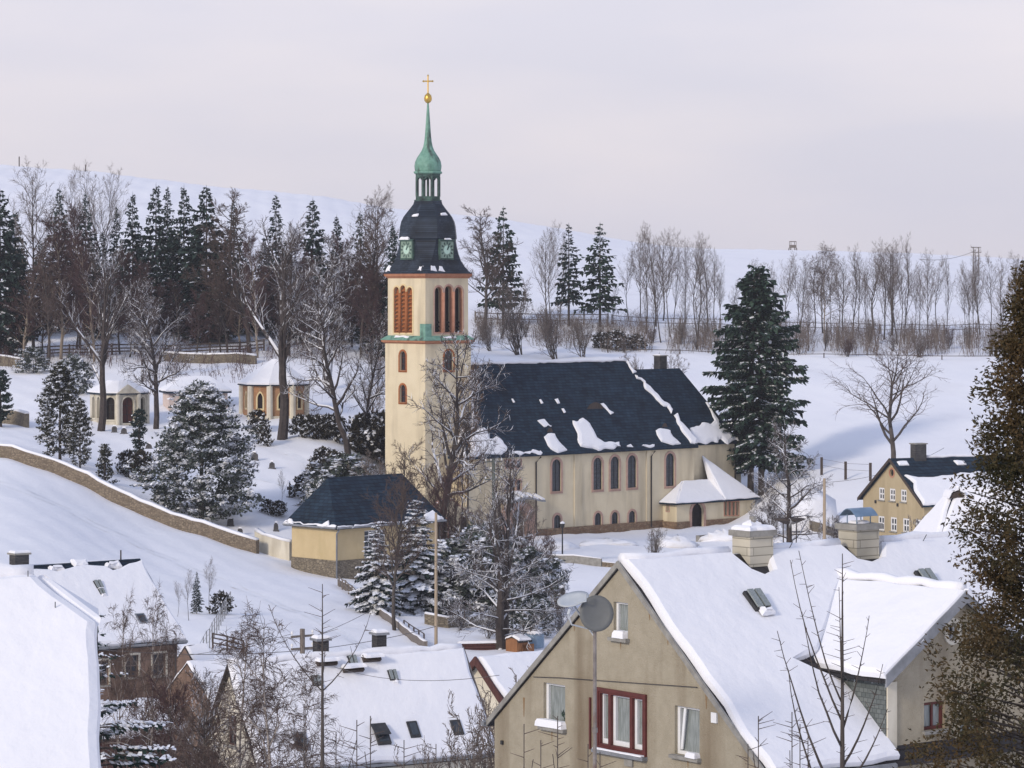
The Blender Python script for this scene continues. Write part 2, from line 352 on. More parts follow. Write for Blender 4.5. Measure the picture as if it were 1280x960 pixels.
class Bld:
    def __init__(s, name, label, cat, loc, theta, group=None):
        s.th = R(theta); s.loc = Vector(loc); s.o = thing(name, label, cat, loc, math.pi/2-s.th, group)
        s.mi = Matrix.Rotation(-(math.pi/2-s.th), 3, 'Z')
    def hit(s, px, py, fr):           # where the sight line through a photograph pixel meets a plane of the building
        c = s.mi @ (-s.loc); d = s.mi @ Vector(((px-640)/F, 1, (HZ-py)/F))
        t = (fr[0]-c).dot(fr[3])/d.dot(fr[3]); q = c+d*t-fr[0]
        return (q.dot(fr[1]), q.dot(fr[2]))
    def hits(s, pts, fr): return [s.hit(*p, fr) for p in pts]
def pipe(parent, pts, r=.06, m='pipe', name='downpipe'):
    mb = MB(); mb.tube(pts, r, 6); return mb.build(name, M[m], parent, smooth=True)
# ------------------------------------------------------------------ terrain
_D = np.array([3,20,40,60,90,130,180,230,275,290,300,325,350,380,410,445,480], float)
_near = [-1.8,-4.5,-9,-14,-19.5,-25.5]
_C = {   # photograph column -> heights from 180 m on
 -500: [-25,-20,-17,-15.5,-15,-14.3,-13.5,-10.5,-6.8,-3,2],
    0: [-26.5,-22.3,-19.3,-18.1,-16.7,-16.1,-15.3,-12.3,-8.4,-5,0],
  200: [-27,-25.2,-23.3,-22.4,-20.9,-18.3,-15.6,-12,-8.4,-4.5,-.5],
  400: [-27.5,-26.3,-26.1,-25.4,-23.3,-19,-15.8,-11.5,-8.3,-6,-2],
  540: [-27.5,-27.1,-27,-27,-26.8,-25.8,-21,-14,-10,-8,-3],
  640: [-27.5,-27.4,-27.2,-27,-27,-27,-25,-17,-11.5,-8.7,-3.2],
  780: [-27.5,-27.4,-27.2,-27.1,-27.1,-27.1,-27,-19.5,-12.3,-9.6,-4.5],
  900: [-27.3,-27.3,-27.2,-27.2,-27.2,-27.1,-26.9,-20,-13,-10,-5.7],
 1000: [-27.2,-27.2,-26.8,-26.6,-26.3,-25.2,-22.5,-18.5,-13.6,-10.1,-6.4],
 1100: [-27,-27,-26,-25.5,-25,-23.3,-21,-17.5,-13.7,-10.2,-6.9],
 1300: [-26.5,-26,-25,-24.6,-24,-22.3,-20.3,-17.2,-13.7,-10.4,-7.2],
 1800: [-25,-24,-23,-22,-21.6,-20.5,-19,-16.5,-13.5,-10.5,-7.5]}
_ridge_px = [-500,0,130,250,400,480,620,700,790,850,990,1140,1280,1800]
_ridge_py = [195,210,218,233,248,263,274,285,299,306,310,317,326,340]
RD = 760.
def _pchip(x, y, q):
    h = np.diff(x); dl = np.diff(y)/h; m = np.zeros_like(y)
    for i in range(1, len(x)-1):
        if dl[i-1]*dl[i] > 0:
            w1 = 2*h[i]+h[i-1]; w2 = h[i]+2*h[i-1]; m[i] = (w1+w2)/(w1/dl[i-1]+w2/dl[i])
    m[0], m[-1] = dl[0], dl[-1]
    i = np.clip(np.searchsorted(x, q)-1, 0, len(x)-2); t = (q-x[i])/h[i]
    return (2*t**3-3*t**2+1)*y[i]+(t**3-2*t**2+t)*h[i]*m[i]+(-2*t**3+3*t**2)*y[i+1]+(t**3-t**2)*h[i]*m[i+1]
GD = np.concatenate([np.arange(3,60,4.), np.arange(60,220,4.), np.arange(220,500,2.), np.arange(500,900,8.), np.geomspace(910,3000,24)])
GP = np.concatenate([np.arange(-900,-100,25.), np.arange(-100,1380,5.), np.arange(1380,2200,25.)])
def _terrain():
    cols = sorted(_C); raw = []
    for c in cols:
        rz = (HZ-np.interp(c, _ridge_px, _ridge_py))/F*RD
        z480 = _C[c][-1]; dz = rz-z480
        dd = np.concatenate([_D, [530, 590, 650, 710, RD, 860, 1100, 3000]])
        zz = np.array(_near+_C[c]+[z480+dz*.19, z480+dz*.44, z480+dz*.69, z480+dz*.89, rz, rz-1, rz-20, rz-70], float)
        raw.append(_pchip(dd, zz, GD))
    raw = np.array(raw); G = np.array([_pchip(np.array(cols, float), raw[:, j], np.clip(GP, -500, 1800)) for j in range(len(GD))])   # [d, px]
    rz = (HZ-np.interp(np.clip(GP,-500,1800), _ridge_px, _ridge_py))/F*RD
    w = np.exp(-((GD-RD)/90.)**2)[:, None]        # the crest follows the photographed skyline
    z0 = G[np.argmin(abs(GD-RD))]; G += w*(rz-z0)[None, :]
    px, d = np.meshgrid(GP, GD); x = (px-640)/F*d
    amp = np.clip((d-40)/120, 0, 1)
    G += amp*(.10*np.sin(x*.31+d*.17)+.08*np.sin(x*.72-d*.41+1.3)+.05*np.sin(x*1.5+d*.9)+.05*np.sin(d*1.3-x*.8))
    G += np.clip((d-480)/200,0,1)*(.5*np.sin(x*.021+d*.013)+.35*np.sin(x*.05-d*.03))
    return G
GZ = _terrain()
def ground(x, y):
    px = 640+F*x/y
    i = int(np.clip(np.searchsorted(GD, y)-1, 0, len(GD)-2)); j = int(np.clip(np.searchsorted(GP, px)-1, 0, len(GP)-2))
    t = min(max((y-GD[i])/(GD[i+1]-GD[i]), 0), 1); s = min(max((px-GP[j])/(GP[j+1]-GP[j]), 0), 1)
    return float((GZ[i,j]*(1-s)+GZ[i,j+1]*s)*(1-t)+(GZ[i+1,j]*(1-s)+GZ[i+1,j+1]*s)*t)
def on(px, d, dz=0.): x = (px-640)/F*d; return Vector((x, d, ground(x, d)+dz))
def build_ground():
    px, d = np.meshgrid(GP, GD); co = np.stack([(px-640)/F*d, d, GZ], -1).reshape(-1, 3)
    nd, npx = GZ.shape; idx = np.arange(nd*npx).reshape(nd, npx)
    q = np.stack([idx[:-1,:-1], idx[:-1,1:], idx[1:,1:], idx[1:,:-1]], -1).reshape(-1, 4)
    me = bpy.data.meshes.new('snowy_ground'); me.vertices.add(len(co)); me.vertices.foreach_set('co', co.ravel())
    me.loops.add(q.size); me.loops.foreach_set('vertex_index', q.ravel().astype(np.int32))
    me.polygons.add(len(q)); me.polygons.foreach_set('loop_start', np.arange(0, q.size, 4, dtype=np.int32))
    me.update(calc_edges=True); me.polygons.foreach_set('use_smooth', [True]*len(q)); me.materials.append(M['ground'])
    o = bpy.data.objects.new('snowy_ground', me); COL.objects.link(o); o['kind'] = 'structure'; o['label'] = 'snow covered valley floor, field and hillside'
build_ground()

# ------------------------------------------------------------------ camera, sky, sun, haze
cam = bpy.data.cameras.new('camera'); co = bpy.data.objects.new('camera', cam); COL.objects.link(co)
co.rotation_euler = (R(90), 0, 0); cam.sensor_width = 36; cam.lens = F/1280*36; cam.shift_y = -(480-HZ)/1280
cam.clip_end = 8000; cam.clip_start = .5; SC.camera = co
SUN_AZ, SUN_EL = (-.62, -.78), 24.      # towards the sun: left and a little behind the viewer
def sky():
    w = bpy.data.worlds.new('World'); SC.world = w; w.use_nodes = True; nt = w.node_tree; N = nt.nodes; K = nt.links
    bg = N['Background']; bg.inputs['Strength'].default_value = .1
    st = N.new('ShaderNodeTexSky'); st.sky_type = 'NISHITA'; st.sun_disc = False; st.sun_elevation = R(SUN_EL)
    st.sun_rotation = math.atan2(SUN_AZ[0], SUN_AZ[1]); st.dust_density = 3; st.altitude = 700
    tc = N.new('ShaderNodeTexCoord'); mp = N.new('ShaderNodeMapping'); mp.inputs['Scale'].default_value = (2.6, 2.6, 10)
    K.new(tc.outputs['Generated'], mp.inputs[0])
    nz = N.new('ShaderNodeTexNoise'); nz.inputs['Scale'].default_value = 2.6; nz.inputs['Detail'].default_value = 4; nz.inputs['Roughness'].default_value = .45
    K.new(mp.outputs[0], nz.inputs['Vector'])
    rp = N.new('ShaderNodeValToRGB'); e = rp.color_ramp.elements
    e[0].position = .36; e[0].color = (.69,.67,.755, 1); e[1].position = .68; e[1].color = (.80,.745,.785, 1)
    K.new(nz.outputs['Fac'], rp.inputs['Fac'])
    cl = N.new('ShaderNodeVectorMath'); cl.operation = 'SCALE'; cl.inputs['Scale'].default_value = 10.; 
    sx = N.new('ShaderNodeSeparateXYZ'); K.new(tc.outputs['Generated'], sx.inputs[0]); mrz = N.new('ShaderNodeMapRange'); K.new(sx.outputs['Z'], mrz.inputs['Value'])
    mrz.inputs['From Min'].default_value = .12; mrz.inputs['From Max'].default_value = .7
    mlow = N.new('ShaderNodeMapRange'); K.new(sx.outputs['Z'], mlow.inputs['Value']); mlow.inputs['From Min'].default_value = .0; mlow.inputs['From Max'].default_value = .085; mlow.inputs['To Min'].default_value = .85; mlow.inputs['To Max'].default_value = 1.03
    sl = N.new('ShaderNodeVectorMath'); sl.operation = 'SCALE'; K.new(rp.outputs[0], sl.inputs[0]); K.new(mlow.outputs[0], sl.inputs['Scale'])
    mz = N.new('ShaderNodeMix'); mz.data_type = 'RGBA'; K.new(mrz.outputs[0], mz.inputs['Factor']); K.new(sl.outputs[0], mz.inputs[6]); mz.inputs[7].default_value = (.42,.50,.73,1)
    K.new(mz.outputs[2], cl.inputs[0])
    mx = N.new('ShaderNodeMix'); mx.data_type = 'RGBA'; mx.inputs['Factor'].default_value = .93
    K.new(st.outputs[0], mx.inputs[6]); K.new(cl.outputs[0], mx.inputs[7]); K.new(mx.outputs[2], bg.inputs['Color'])
    s = bpy.data.lights.new('sun', 'SUN'); s.energy = 1.95; s.angle = R(10); s.color = (1, .89, .75)
    so = bpy.data.objects.new('sun', s); COL.objects.link(so)
    d = Vector((SUN_AZ[0], SUN_AZ[1], math.hypot(*SUN_AZ)*math.tan(R(SUN_EL)))).normalized()
    so.rotation_euler = d.to_track_quat('Z', 'Y').to_euler(); so.location = (-60, -20, 60)
    v = SC.view_settings; v.view_transform = 'Standard'; v.look = 'None'; v.exposure = EXPOSURE; v.gamma = 1; v.use_curve_mapping = False
EXPOSURE = 0.13
sky()
HAZE = .00009
def haze():
    if not HAZE: return
    mb = MB(); mb.box(-1300, -40, -120, 1300, 3100, 75)
    m = bpy.data.materials.new('haze'); m.use_nodes = True; N = m.node_tree.nodes; N.remove(N['Principled BSDF'])
    pv = N.new('ShaderNodeVolumePrincipled'); pv.inputs['Color'].default_value = (.93,.92,.96,1); pv.inputs['Density'].default_value = HAZE
    pv.inputs['Anisotropy'].default_value = .2
    m.node_tree.links.new(pv.outputs[0], N['Material Output'].inputs['Volume'])
    o = mb.build('haze', m); o['kind'] = 'stuff'; o['label'] = 'thin winter haze in the valley air'
haze()
SC.cycles.max_bounces = 4; SC.cycles.diffuse_bounces = 2; SC.cycles.glossy_bounces = 2; SC.cycles.transmission_bounces = 2
SC.cycles.volume_bounces = 1; SC.cycles.transparent_max_bounces = 6; SC.cycles.caustics_reflective = False; SC.cycles.caustics_refractive = False
# ------------------------------------------------------------------ roofs
def fr3(O, Pu, Pa):
    U = (Pu-O).normalized(); N = U.cross(Pa-O).normalized(); return (O, U, N.cross(U), N)
def hip_roof(a0, a1, b0, b1, ze, zr, kl, kr, th=.22):
    """b0 = far eave, b1 = near eave; kl, kr = how far the ridge stops short of the ends."""
    bm = (b0+b1)/2; A, B, C_, D = L(a0,b1,ze), L(a1,b1,ze), L(a1,b0,ze), L(a0,b0,ze); r0, r1 = L(a0+kl,bm,zr), L(a1-kr,bm,zr)
    mb = MB(); mb.face([A,B,r1,r0]); mb.face([C_,D,r0,r1]); mb.face([D,A,r0]); mb.face([B,C_,r1])
    dn = V(0,0,-th)
    for p, q in ((A,B),(B,C_),(C_,D),(D,A)): mb.face([p, p+dn, q+dn, q])
    mb.face([D+dn, C_+dn, B+dn, A+dn])
    fr = {'S': fr3(A,B,r0), 'W': fr3(D,A,r0), 'E': fr3(B,C_,r1), 'N': fr3(C_,D,r1)}
    return mb, fr
def gable_roof(a0, a1, b0, b1, ze0, ze1, bm, zr, th=.2):
    mb = MB(); dn = V(0,0,-th)
    for be, ze in ((b0,ze0),(b1,ze1)):
        p = [L(a0,be,ze), L(a1,be,ze), L(a1,bm,zr), L(a0,bm,zr)]
        if be < bm: p.reverse()
        mb.slab(p, dn)
    return mb, {'S': fRoof(a0,b1,ze1,bm,zr), 'N': fRoof(a1,b0,ze0,bm,zr)}
def gable_outline(b0, b1, zb, ze0, ze1, bm, zr): return [(b0,zb),(b1,zb),(b1,ze1),(bm,zr),(b0,ze0)]
def chimney(parent, a, b, z0, w, d, h, m, cap='concrete', snow=True, name='chimney', seed=0):
    mb = MB(); mb.lbox(a-w/2, b-d/2, z0, a+w/2, b+d/2, z0+h); c = mb.build(name, M[m], parent)
    mb = MB(); mb.lbox(a-w/2-.1, b-d/2-.1, z0+h-.002, a+w/2+.1, b+d/2+.1, z0+h+.1); mb.build('chimney_cap', M[cap], c)
    if snow:
        fr = (L(a,b,z0+h+.1), V(1,0,0), V(0,1,0), UZ)
        snow_patch(c, fr, rect(-w/2-.05,-d/2-.05,w/2+.05,d/2+.05), .13, .25, .03, seed)
    return c
def ridge_snow(parent, p, q, r=.16, seed=0, step=.6):
    rng = random.Random(seed); n = max(3, int((q-p).length/step)); pts = []; rr = []
    for i in range(n+1): pts.append(p+(q-p)*(i/n)+V(0,0,rng.uniform(-.05,.05)*r/.16)); rr.append(r*rng.uniform(.7,1.25))
    mb = MB(); mb.tube(pts, rr, 8); return mb.build('snow_cover', M['snow'], parent, smooth=True)

# ------------------------------------------------------------------ the church
def church():
    B = Bld('church', 'ochre church with dark slate roof and a bell tower under a green spire', 'church', at(583, 679, 325), 47)
    o = B.o; Z0 = B.loc.z; zl = lambda y, d: (HZ-y)/F*d - Z0
    ZE, ZR = 8.9, 18.45
    # nave walls
    fs = fS(0, -.4); A1 = 34.7
    tall, small, tri = [], [], []
    for px, yt, yb in ((695.5,574,614),(747,572,612),(768.5,570.5,611),(790,569,609.5),(837.5,566.5,607.5)):
        u, v0 = B.hit(px, yb, fs); _, v1 = B.hit(px, yt, fs); tall.append(sh_arch(u, v0, 1.34, v1-v0))
    for px, yt, yb in ((696.5,643.5,662),(747.5,641,656.5),(768.5,640,656),(790,638.5,654.5)):
        u, v0 = B.hit(px, yb, fs); _, v1 = B.hit(px, yt, fs); small.append(sh_arch(u, v0, 1.02, v1-v0))
    for yt, yb in ((575.5,585),(600,613)):
        for px in (634.5, 641.5, 648.5):
            u, v0 = B.hit(px, yb, fs); _, v1 = B.hit(px, yt, fs); tri.append(sh_rect(u-.29, v0, u+.29, v1))
    du, _ = B.hit(645, 660, fs); door = sh_arch(du, .25, 1.9, 3.0)
    holes = tall+small+tri+[door]
    mb = MB(); wall(mb, fs, rect(.4, -1.2, A1, ZE), [h(0) for h in holes], .16)
    fw = fW(.4, 0); wu, wv0 = B.hit(557, 621, fw); _, wv1 = B.hit(557, 593, fw); west = sh_arch(wu, wv0, .8, wv1-wv0)
    wall(mb, fw, rect(-11.8, -1.2, -.4, ZE), [west(0)], .3)
    wall(mb, fN(A1, -11.8), rect(0, -1.2, A1-.4, ZE)); wall(mb, fE(A1, -.4), rect(0, -1.2, 11.4, ZE))
    mb.build('nave_wall', M['plaster'], o)
    for h in tall: window(o, fs, h, .15, 'glass', 'iron', .05, (.26, 'sandstone_pale', .06), (1, 7), 'sandstone_pale')
    for h in small: window(o, fs, h, .15, 'glass', 'iron', .04, (.24, 'sandstone_pale', .06), (1, 2), 'sandstone_pale')
    for h in tri: window(o, fs, h, .15, 'glass', 'red_paint', .05, (.14, 'sandstone_pale', .05), (0, 1))
    window(o, fw, west, .3, 'glass', 'iron', .05, (.2, 'orange_stone', .05), (0, 4))
    # shallow wall strips, plinth
    for px in (722, 812): 
        u, _ = B.hit(px, 620, fs); mb = MB(); mb.fbox(fs, u-.55, 0, u+.55, ZE-.25, .004, .10); mb.build('wall_strip', M['plaster'], o)
    mb = MB(); pl = [(.30, du-1.6), (du+1.6, A1-.6)]
    for u0, u1 in pl: mb.fbox(fs, u0, -1.25, u1, .85, .004, .16)
    mb.fbox(fw, -11.9, -1.25, -.25, .85, .004, .16); mb.build('plinth', M['plinth'], o)
    # portal with curved canopy
    mb = MB(); ring(mb, fs, arch(du, -.3, 4.6, 4.2, 8, -.25), door(.02), .003, .55); mb.build('portal_surround', M['sandstone_pale'], o)
    mb = MB(); mb.face([P3(fs,*p,-.3) for p in door(0)]); d_ = mb.build('door', M['wood_dark'], o)
    mb = MB(); mb.fbox(fs, du-.03, .25, du+.03, 3.1, -.299, -.26); mb.build('door_batten', M['wood_dark'], d_)
    cz = 4.15; cw = 2.75
    mb = MB(); top = []; low = []
    for i in range(13):
        t = -1+2*i/12; z = cz-.1+.4*(math.cos(t*math.pi)*.5+.5)
        top.append((du+t*cw, z))
    for i in range(12):
        (u0, z0), (u1, z1) = top[i], top[i+1]
        q = [P3(fs,u0,z0,1.7), P3(fs,u1,z1,1.7), P3(fs,u1,z1+.55,.0), P3(fs,u0,z0+.55,.0)]
        mb.slab(q, V(0,0,-.16))
    c_ = mb.build('portal_canopy', M['zinc'], o)
    mb = MB()
    for i in range(12):
        (u0, z0), (u1, z1) = top[i], top[i+1]
        if i % 3 == 1: continue
        mb.slab([P3(fs,u0,z0+.18,1.55), P3(fs,u1,z1+.18,1.55), P3(fs,u1,z1+.66,.1), P3(fs,u0,z0+.66,.1)], V(0,0,-.13))
    mb.build('snow_cover', M['snow'], c_)
    # roofs
    mb, fr = hip_roof(0, 35, -12.2, 0, ZE, ZR, 5.6, 5.6); roof = mb.build('nave_roof', M['slate'], o)
    mb, fc = hip_roof(29, 42.8, -11.3, -.9, 9.1, 17.4, .02, 4.5); croof = mb.build('choir_roof', M['slate'], o)
    S = fr['S']; Wf = fr['W']; CS = fc['S']
    def sn(f, pts, t=.16, step=.35, jit=.10, seed=1, par=roof): snow_patch(par, f, B.hits(pts, f), t, step, jit*1.25, seed, inset=.42 if seed in (2,8,9,12,17) else None)
    ridge_snow(roof, L(5.5,-6.1,ZR+.05), L(29.5,-6.1,ZR+.05), .17, 3)
    mb = MB()
    sn(S, [(589,541),(597,537),(605,533.5),(609,538),(612,548),(620,545),(628,551),(634,559),(634,568.5),(620,569.3),(600,570.4),(584,571)], .22, seed=2)
    snow_patch(roof, Wf, [(9.4,.05),(12.15,.05),(10.4,3.0),(9.6,3.2)], .2, .4, .1, 4)
    sn(S, [(586.5,462),(589,462),(591,500),(593,535),(589,538),(588,505)], .12, jit=.05, seed=5)
    sn(S, [(638,567.5),(650,564.5),(660,565),(676,561.5),(678,566.4)], .12, seed=6)
    sn(S, [(672,526),(680,524.5),(687,531),(690,533.5),(680,534)], .12, .3, .05, 7)
    sn(S, [(681,547),(693,542),(700,551),(708,562.5),(697,564),(686,556)], .2, seed=8)
    sn(S, [(716.5,526.5),(728,525),(736,531),(741,537.5),(746,547),(751,549),(764,553.5),(775,554),(778,559.3),(764,562.4),(741,562.6),(727,557),(721,542)], .24, seed=9)
    sn(S, [(782,557),(788,555),(792,559.4),(785,560)], .12, .3, .05, 10)
    sn(S, [(801,558),(808,555.5),(818,556),(818,558.8)], .12, .3, .05, 11)
    sn(S, [(822,540),(838,537.2),(843,545),(849.5,554.5),(838,556),(826,553)], .2, seed=12)
    sn(S, [(750,505),(754,504.5),(766.5,516),(763,518)], .12, .3, .05, 13)
    for i, (px, py) in enumerate(((641,501),(676,502),(696.5,502),(704.5,513.5))):
        sn(S, [(px-2.5,py-2.5),(px,py-3),(px+2.8,py+2),(px+.5,py+2.6)], .1, .3, .03, 20+i)
    # snow left along the hip between nave and choir, and low on the choir
    sn(S, [(781,450),(783.5,450),(795,465),(791,466.5)], .16, jit=.05, seed=14)
    sn(S, [(791.5,467),(795.5,466.6),(812,484),(842,512.5),(838.5,516),(806,486)], .2, jit=.12, seed=15)
    sn(S, [(843,520),(846.5,519),(869,548.5),(868,554),(863,554),(850,537)], .22, jit=.1, seed=16)
    sn(CS, [(863,536),(871,533),(884,528.5),(893,530),(897,525),(924.5,551),(900,552.6),(868,555.8),(857,549)], .24, seed=17, par=croof)
    sn(CS, [(882,503),(885,503),(898,526),(894,528)], .14, jit=.05, seed=18, par=croof)
    # roof vents
    for px, py, w, h in ((687.5,540,.9,.5),(831,534,.9,.5),(744,511,2.6,.75)):
        u, v = B.hit(px, py, S); mb = MB(); n = 8; base = P3(S,u,v); 
        pr = [(u-w/2+w*i/n, math.sin(math.pi*i/n)**.7*h) for i in range(n+1)]
        fz = [P3(S,q,v)+V(0,0,zz)-V(0,0,.02) for q, zz in pr]; bk = [P3(S,q,v+h*1.9*(.15+zz/h),.01) for q, zz in pr]
        mb.face(fz, 1)
        for i in range(n): mb.face([fz[i], fz[i+1], bk[i+1], bk[i]], 0)
        mb.build('roof_vent', [M['slate'], M['wood_dark']], roof)
    # choir
    fcs = fS(A1, -1.3); mb = MB(); wall(mb, fcs, rect(.002, -1.2, 42.4-A1, 9.1)); wall(mb, fE(42.4, -1.3), rect(0, -1.2, 9.6, 9.1)); wall(mb, fN(42.4,-10.9), rect(0,-1.2,7.7,9.1))
    mb.build('choir_wall', M['plaster'], o)
    chimney(o, 36.2, -7.1, 15.6, 1.1, 1.0, 3.2, 'chimney_brick', 'concrete', True, seed=5)
    # porch in front of the choir
    fp = fS(0, 1.8); a0, _ = B.hit(846, 640, fp); a1, _ = B.hit(944, 640, fp); _, ze = B.hit(880, 626.5, fp)
    dp, dz0 = B.hit(872, 661, fp); _, dz1 = B.hit(872, 629, fp); pdoor = sh_arch(dp, dz0, 1.9, dz1-dz0)
    pw = []
    for px in (907.2, 912.0, 917.0, 921.6):
        u, v0 = B.hit(px, 644, fp); _, v1 = B.hit(px, 627.5, fp); pw.append(sh_rect(u-.20, v0, u+.20, v1))
    mb = MB(); wall(mb, fp, rect(a0, -1.2, a1, ze), [pdoor(0)]+[h(0) for h in pw], .3)
    fpw = fW(a0, 0); wu, w0 = B.hit(841.5, 644, fpw); lw = sh_rect(.25, 1.9, .6, 3.1)
    wall(mb, fpw, rect(-.402, -1.2, 1.8, ze), [lw(0)], .25); wall(mb, fE(a1, 1.8), rect(0, -1.2, 3.2, ze))
    mb.build('porch_wall', M['plaster'], o)
    window(o, fpw, lw, .25, 'glass', None, .04, (.12, 'sandstone_pale', .04))
    for h in pw: window(o, fp, h, .25, 'glass', None, .04, (.11, 'sandstone', .05))
    mb = MB(); mb.face([P3(fp,*p,-.6) for p in pdoor(0)]); ring(mb, fp, pdoor(.01), pdoor(-.02), -.62, -.3); mb.build('door', M['dark'], o)
    mb = MB(); ring(mb, fp, pdoor(.36), pdoor(.004), -.02, .07); mb.build('door_surround', M['sandstone_pale'], o)
    mb = MB(); mb.fbox(fp, a0-.1, -1.2, dp-1.35, .75, .004, .15); mb.fbox(fp, dp+1.35, -1.2, a1+.1, .75, .004, .15); mb.fbox(fpw, -.24, -1.2, 1.78, .75, .004, .15); mb.build('plinth', M['plinth'], o)
    be = 2.25; aL, aR = a0-.55, a1+.4
    pk = B.hit(877.5, 570, fcs); pk = L(A1+pk[0], -1.28, pk[1]); lo1 = L(pk.x, -1.28, B.hit(877.5, 599, fcs)[1]); lo0 = B.hit(853, 602, fS(0,-.38)); lo0 = L(lo0[0], -.38, lo1.z)
    eL, eM, eR = L(aL,be,ze), L(pk.x,be,ze), L(aR,be,ze); eLb = L(aL,-.38,ze); eRb = L(aR,-1.28,ze)
    lo1f = L(pk.x, -.38, lo1.z)
    mb = MB(); dn = V(0,0,-.18)
    for q in ([eL,eM,lo1f,lo0],[eLb,eL,lo0],[eM,eR,pk],[eR,eRb,pk],[lo1f,eM,pk]): mb.face(q)
    for p, q in ((eLb,eL),(eL,eR),(eR,eRb)): mb.face([p, p+dn, q+dn, q])
    mb.face([eLb+dn, eRb+dn, eR+dn, eL+dn]); pr = mb.build('porch_roof', M['slate'], o)
    def onto(f, pts): return [((p-f[0]).dot(f[1]), (p-f[0]).dot(f[2])) for p in pts]
    f1 = fr3(eL,eM,lo0); snow_patch(pr, f1, onto(f1,[eL,eM,lo1f,lo0]), .14, .5, .03, 31)
    f2 = fr3(eLb,eL,lo0); snow_patch(pr, f2, onto(f2,[eLb,eL,lo0]), .10, .5, .02, 32)
    f3 = fr3(eM,eR,pk); snow_patch(pr, f3, onto(f3,[eM,eR,pk]), .14, .5, .03, 33)
    f5 = fr3(lo1f,eM,pk); snow_patch(pr, f5, onto(f5,[lo1f,eM,pk]), .06, .4, .01, 35)
    f4 = fr3(eR,eRb,pk); snow_patch(pr, f4, onto(f4,[eR,eRb,pk]), .12, .5, .03, 34)
    # sacristy glimpsed behind the choir
    mb = MB(); wall(mb, fS(43.2,-6.2), rect(0,-1.2,5.5,5.2)); wall(mb, fE(48.7,-6.2), rect(0,-1.2,5,5.2)); mb.build('sacristy_wall', M['plaster'], o)
    mb, fq = hip_roof(42.6, 49.2, -12.4, -5.8, 5.2, 8.6, .02, 3.0); sr = mb.build('sacristy_roof', M['slate'], o)
    snow_patch(sr, fq['S'], [(.1,.05),(6.5,.05),(3.6,4.6),(.1,4.6)], .16, .5, .03, 36)
    # stepped gateway beside the west front
    fg = fS(0, 1.0); pts = B.hits([(545,636),(547,631),(551,627.5),(556,625.5),(561,625),(567,627),(573,631.5),(579,637),(585,641),(591,643)], fg)
    u0, u1 = pts[0][0], pts[-1][0]; gx, gy = B.hit(582, 676, fg); gd = sh_arch(gx, -.6, 1.15, 3.6); gw = sh_arch(B.hit(556,660,fg)[0], .8, .8, 2.0)
    mb = MB(); wall(mb, fg, [(u0,-1.3),(u1,-1.3)]+pts[::-1], [gd(0), gw(0)], .5); wall(mb, fW(u0,0), rect(-.4,-1.3,1.0,pts[0][1])); mb.build('gateway_wall', M['plaster'], o)
    mb = MB()
    for i in range(len(pts)-1):
        p, q = pts[i], pts[i+1]; mb.slab([P3(fg,*p,.12)+V(0,0,.14), P3(fg,*q,.12)+V(0,0,.14), P3(fg,*q,-.6)+V(0,0,.14), P3(fg,*p,-.6)+V(0,0,.14)], V(0,0,-.14))
    cp = mb.build('coping', M['sandstone_pale'], o); ridge_snow(cp, P3(fg,*pts[1],-.2)+V(0,0,.16), P3(fg,*pts[5],-.2)+V(0,0,.16), .13, 4)
    mb = MB(); mb.face([P3(fg,*p,-.48) for p in gd(0)]); mb.build('gate_door', M['wood_dark'], o)
    window(o, fg, gw, .3, 'dark', None, .05, (.14,'sandstone',.05))
    for px in (583.5, 669.5, 812.5):
        u, _ = B.hit(px, 600, fs); u = max(u, .5); n = .1 if px < 700 else .22
        pipe(o, [P3(fs,u+.5,ZE-.3,.32), P3(fs,u,ZE-.9,n), P3(fs,u,.2,n)], .085)
    pipe(o, [P3(fS(42.3,-1.3),0,8.9,.12), P3(fS(42.3,-1.3),0,4.2,.12)], .08)
    # -------- tower
    ca, cb = .05, -6.1; h1, h2 = 3.2, 3.0; zs = zl(425, 329.5); zt = zl(342, 329.5)
    ft_s, ft_w = fS(ca, cb+h1), fW(ca-h1, cb); mb = MB()
    def low(px, yt, yb, f, w): u, v0 = B.hit(px, yb, f); _, v1 = B.hit(px, yt, f); return sh_arch(u, v0, w, v1-v0)
    lw_s = [low(561, 438, 463, ft_s, 1.25)]; lw_w = [low(503.5, 439, 463, ft_w, .95), low(503.5, 481, 503, ft_w, .95)]
    wall(mb, ft_s, rect(-h1,-1.2,h1,zs), [h(0) for h in lw_s], .35); wall(mb, ft_w, rect(-h1,-1.2,h1,zs), [h(0) for h in lw_w], .35)
    wall(mb, fE(ca+h1,cb), rect(-h1,-1.2,h1,zs)); wall(mb, fN(ca,cb-h1), rect(-h1,-1.2,h1,zs))
    gs, gw_ = fS(ca, cb+h2), fW(ca-h2, cb); bs, bw = [], []
    for (px, yt) in ((548.3,358),(560.8,356.5),(573.3,358)):
        u, v0 = B.hit(px, 416, gs); _, v1 = B.hit(px, yt, gs); bs.append(sh_arch(u, v0, 1.12, v1-v0))
    for (px, yt) in ((495.7,358.5),(503.8,356.5),(512.2,359)):
        u, v0 = B.hit(px, 416, gw_); _, v1 = B.hit(px, yt, gw_); bw.append(sh_arch(u, v0, .86, v1-v0))
    wall(mb, gs, rect(-h2,zs,h2,zt), [h(0) for h in bs], .7); wall(mb, gw_, rect(-h2,zs,h2,zt), [h(0) for h in bw], .4)
    wall(mb, fE(ca+h2,cb), rect(-h2,zs,h2,zt)); wall(mb, fN(ca,cb-h2), rect(-h2,zs,h2,zt))
    mb.build('tower_wall', M['plaster'], o)
    for h in lw_s+lw_w: window(o, ft_s if h in lw_s else ft_w, h, .3, 'glass', 'red_paint', .06, (.2,'orange_stone',.04), (1,2), 'orange_stone')
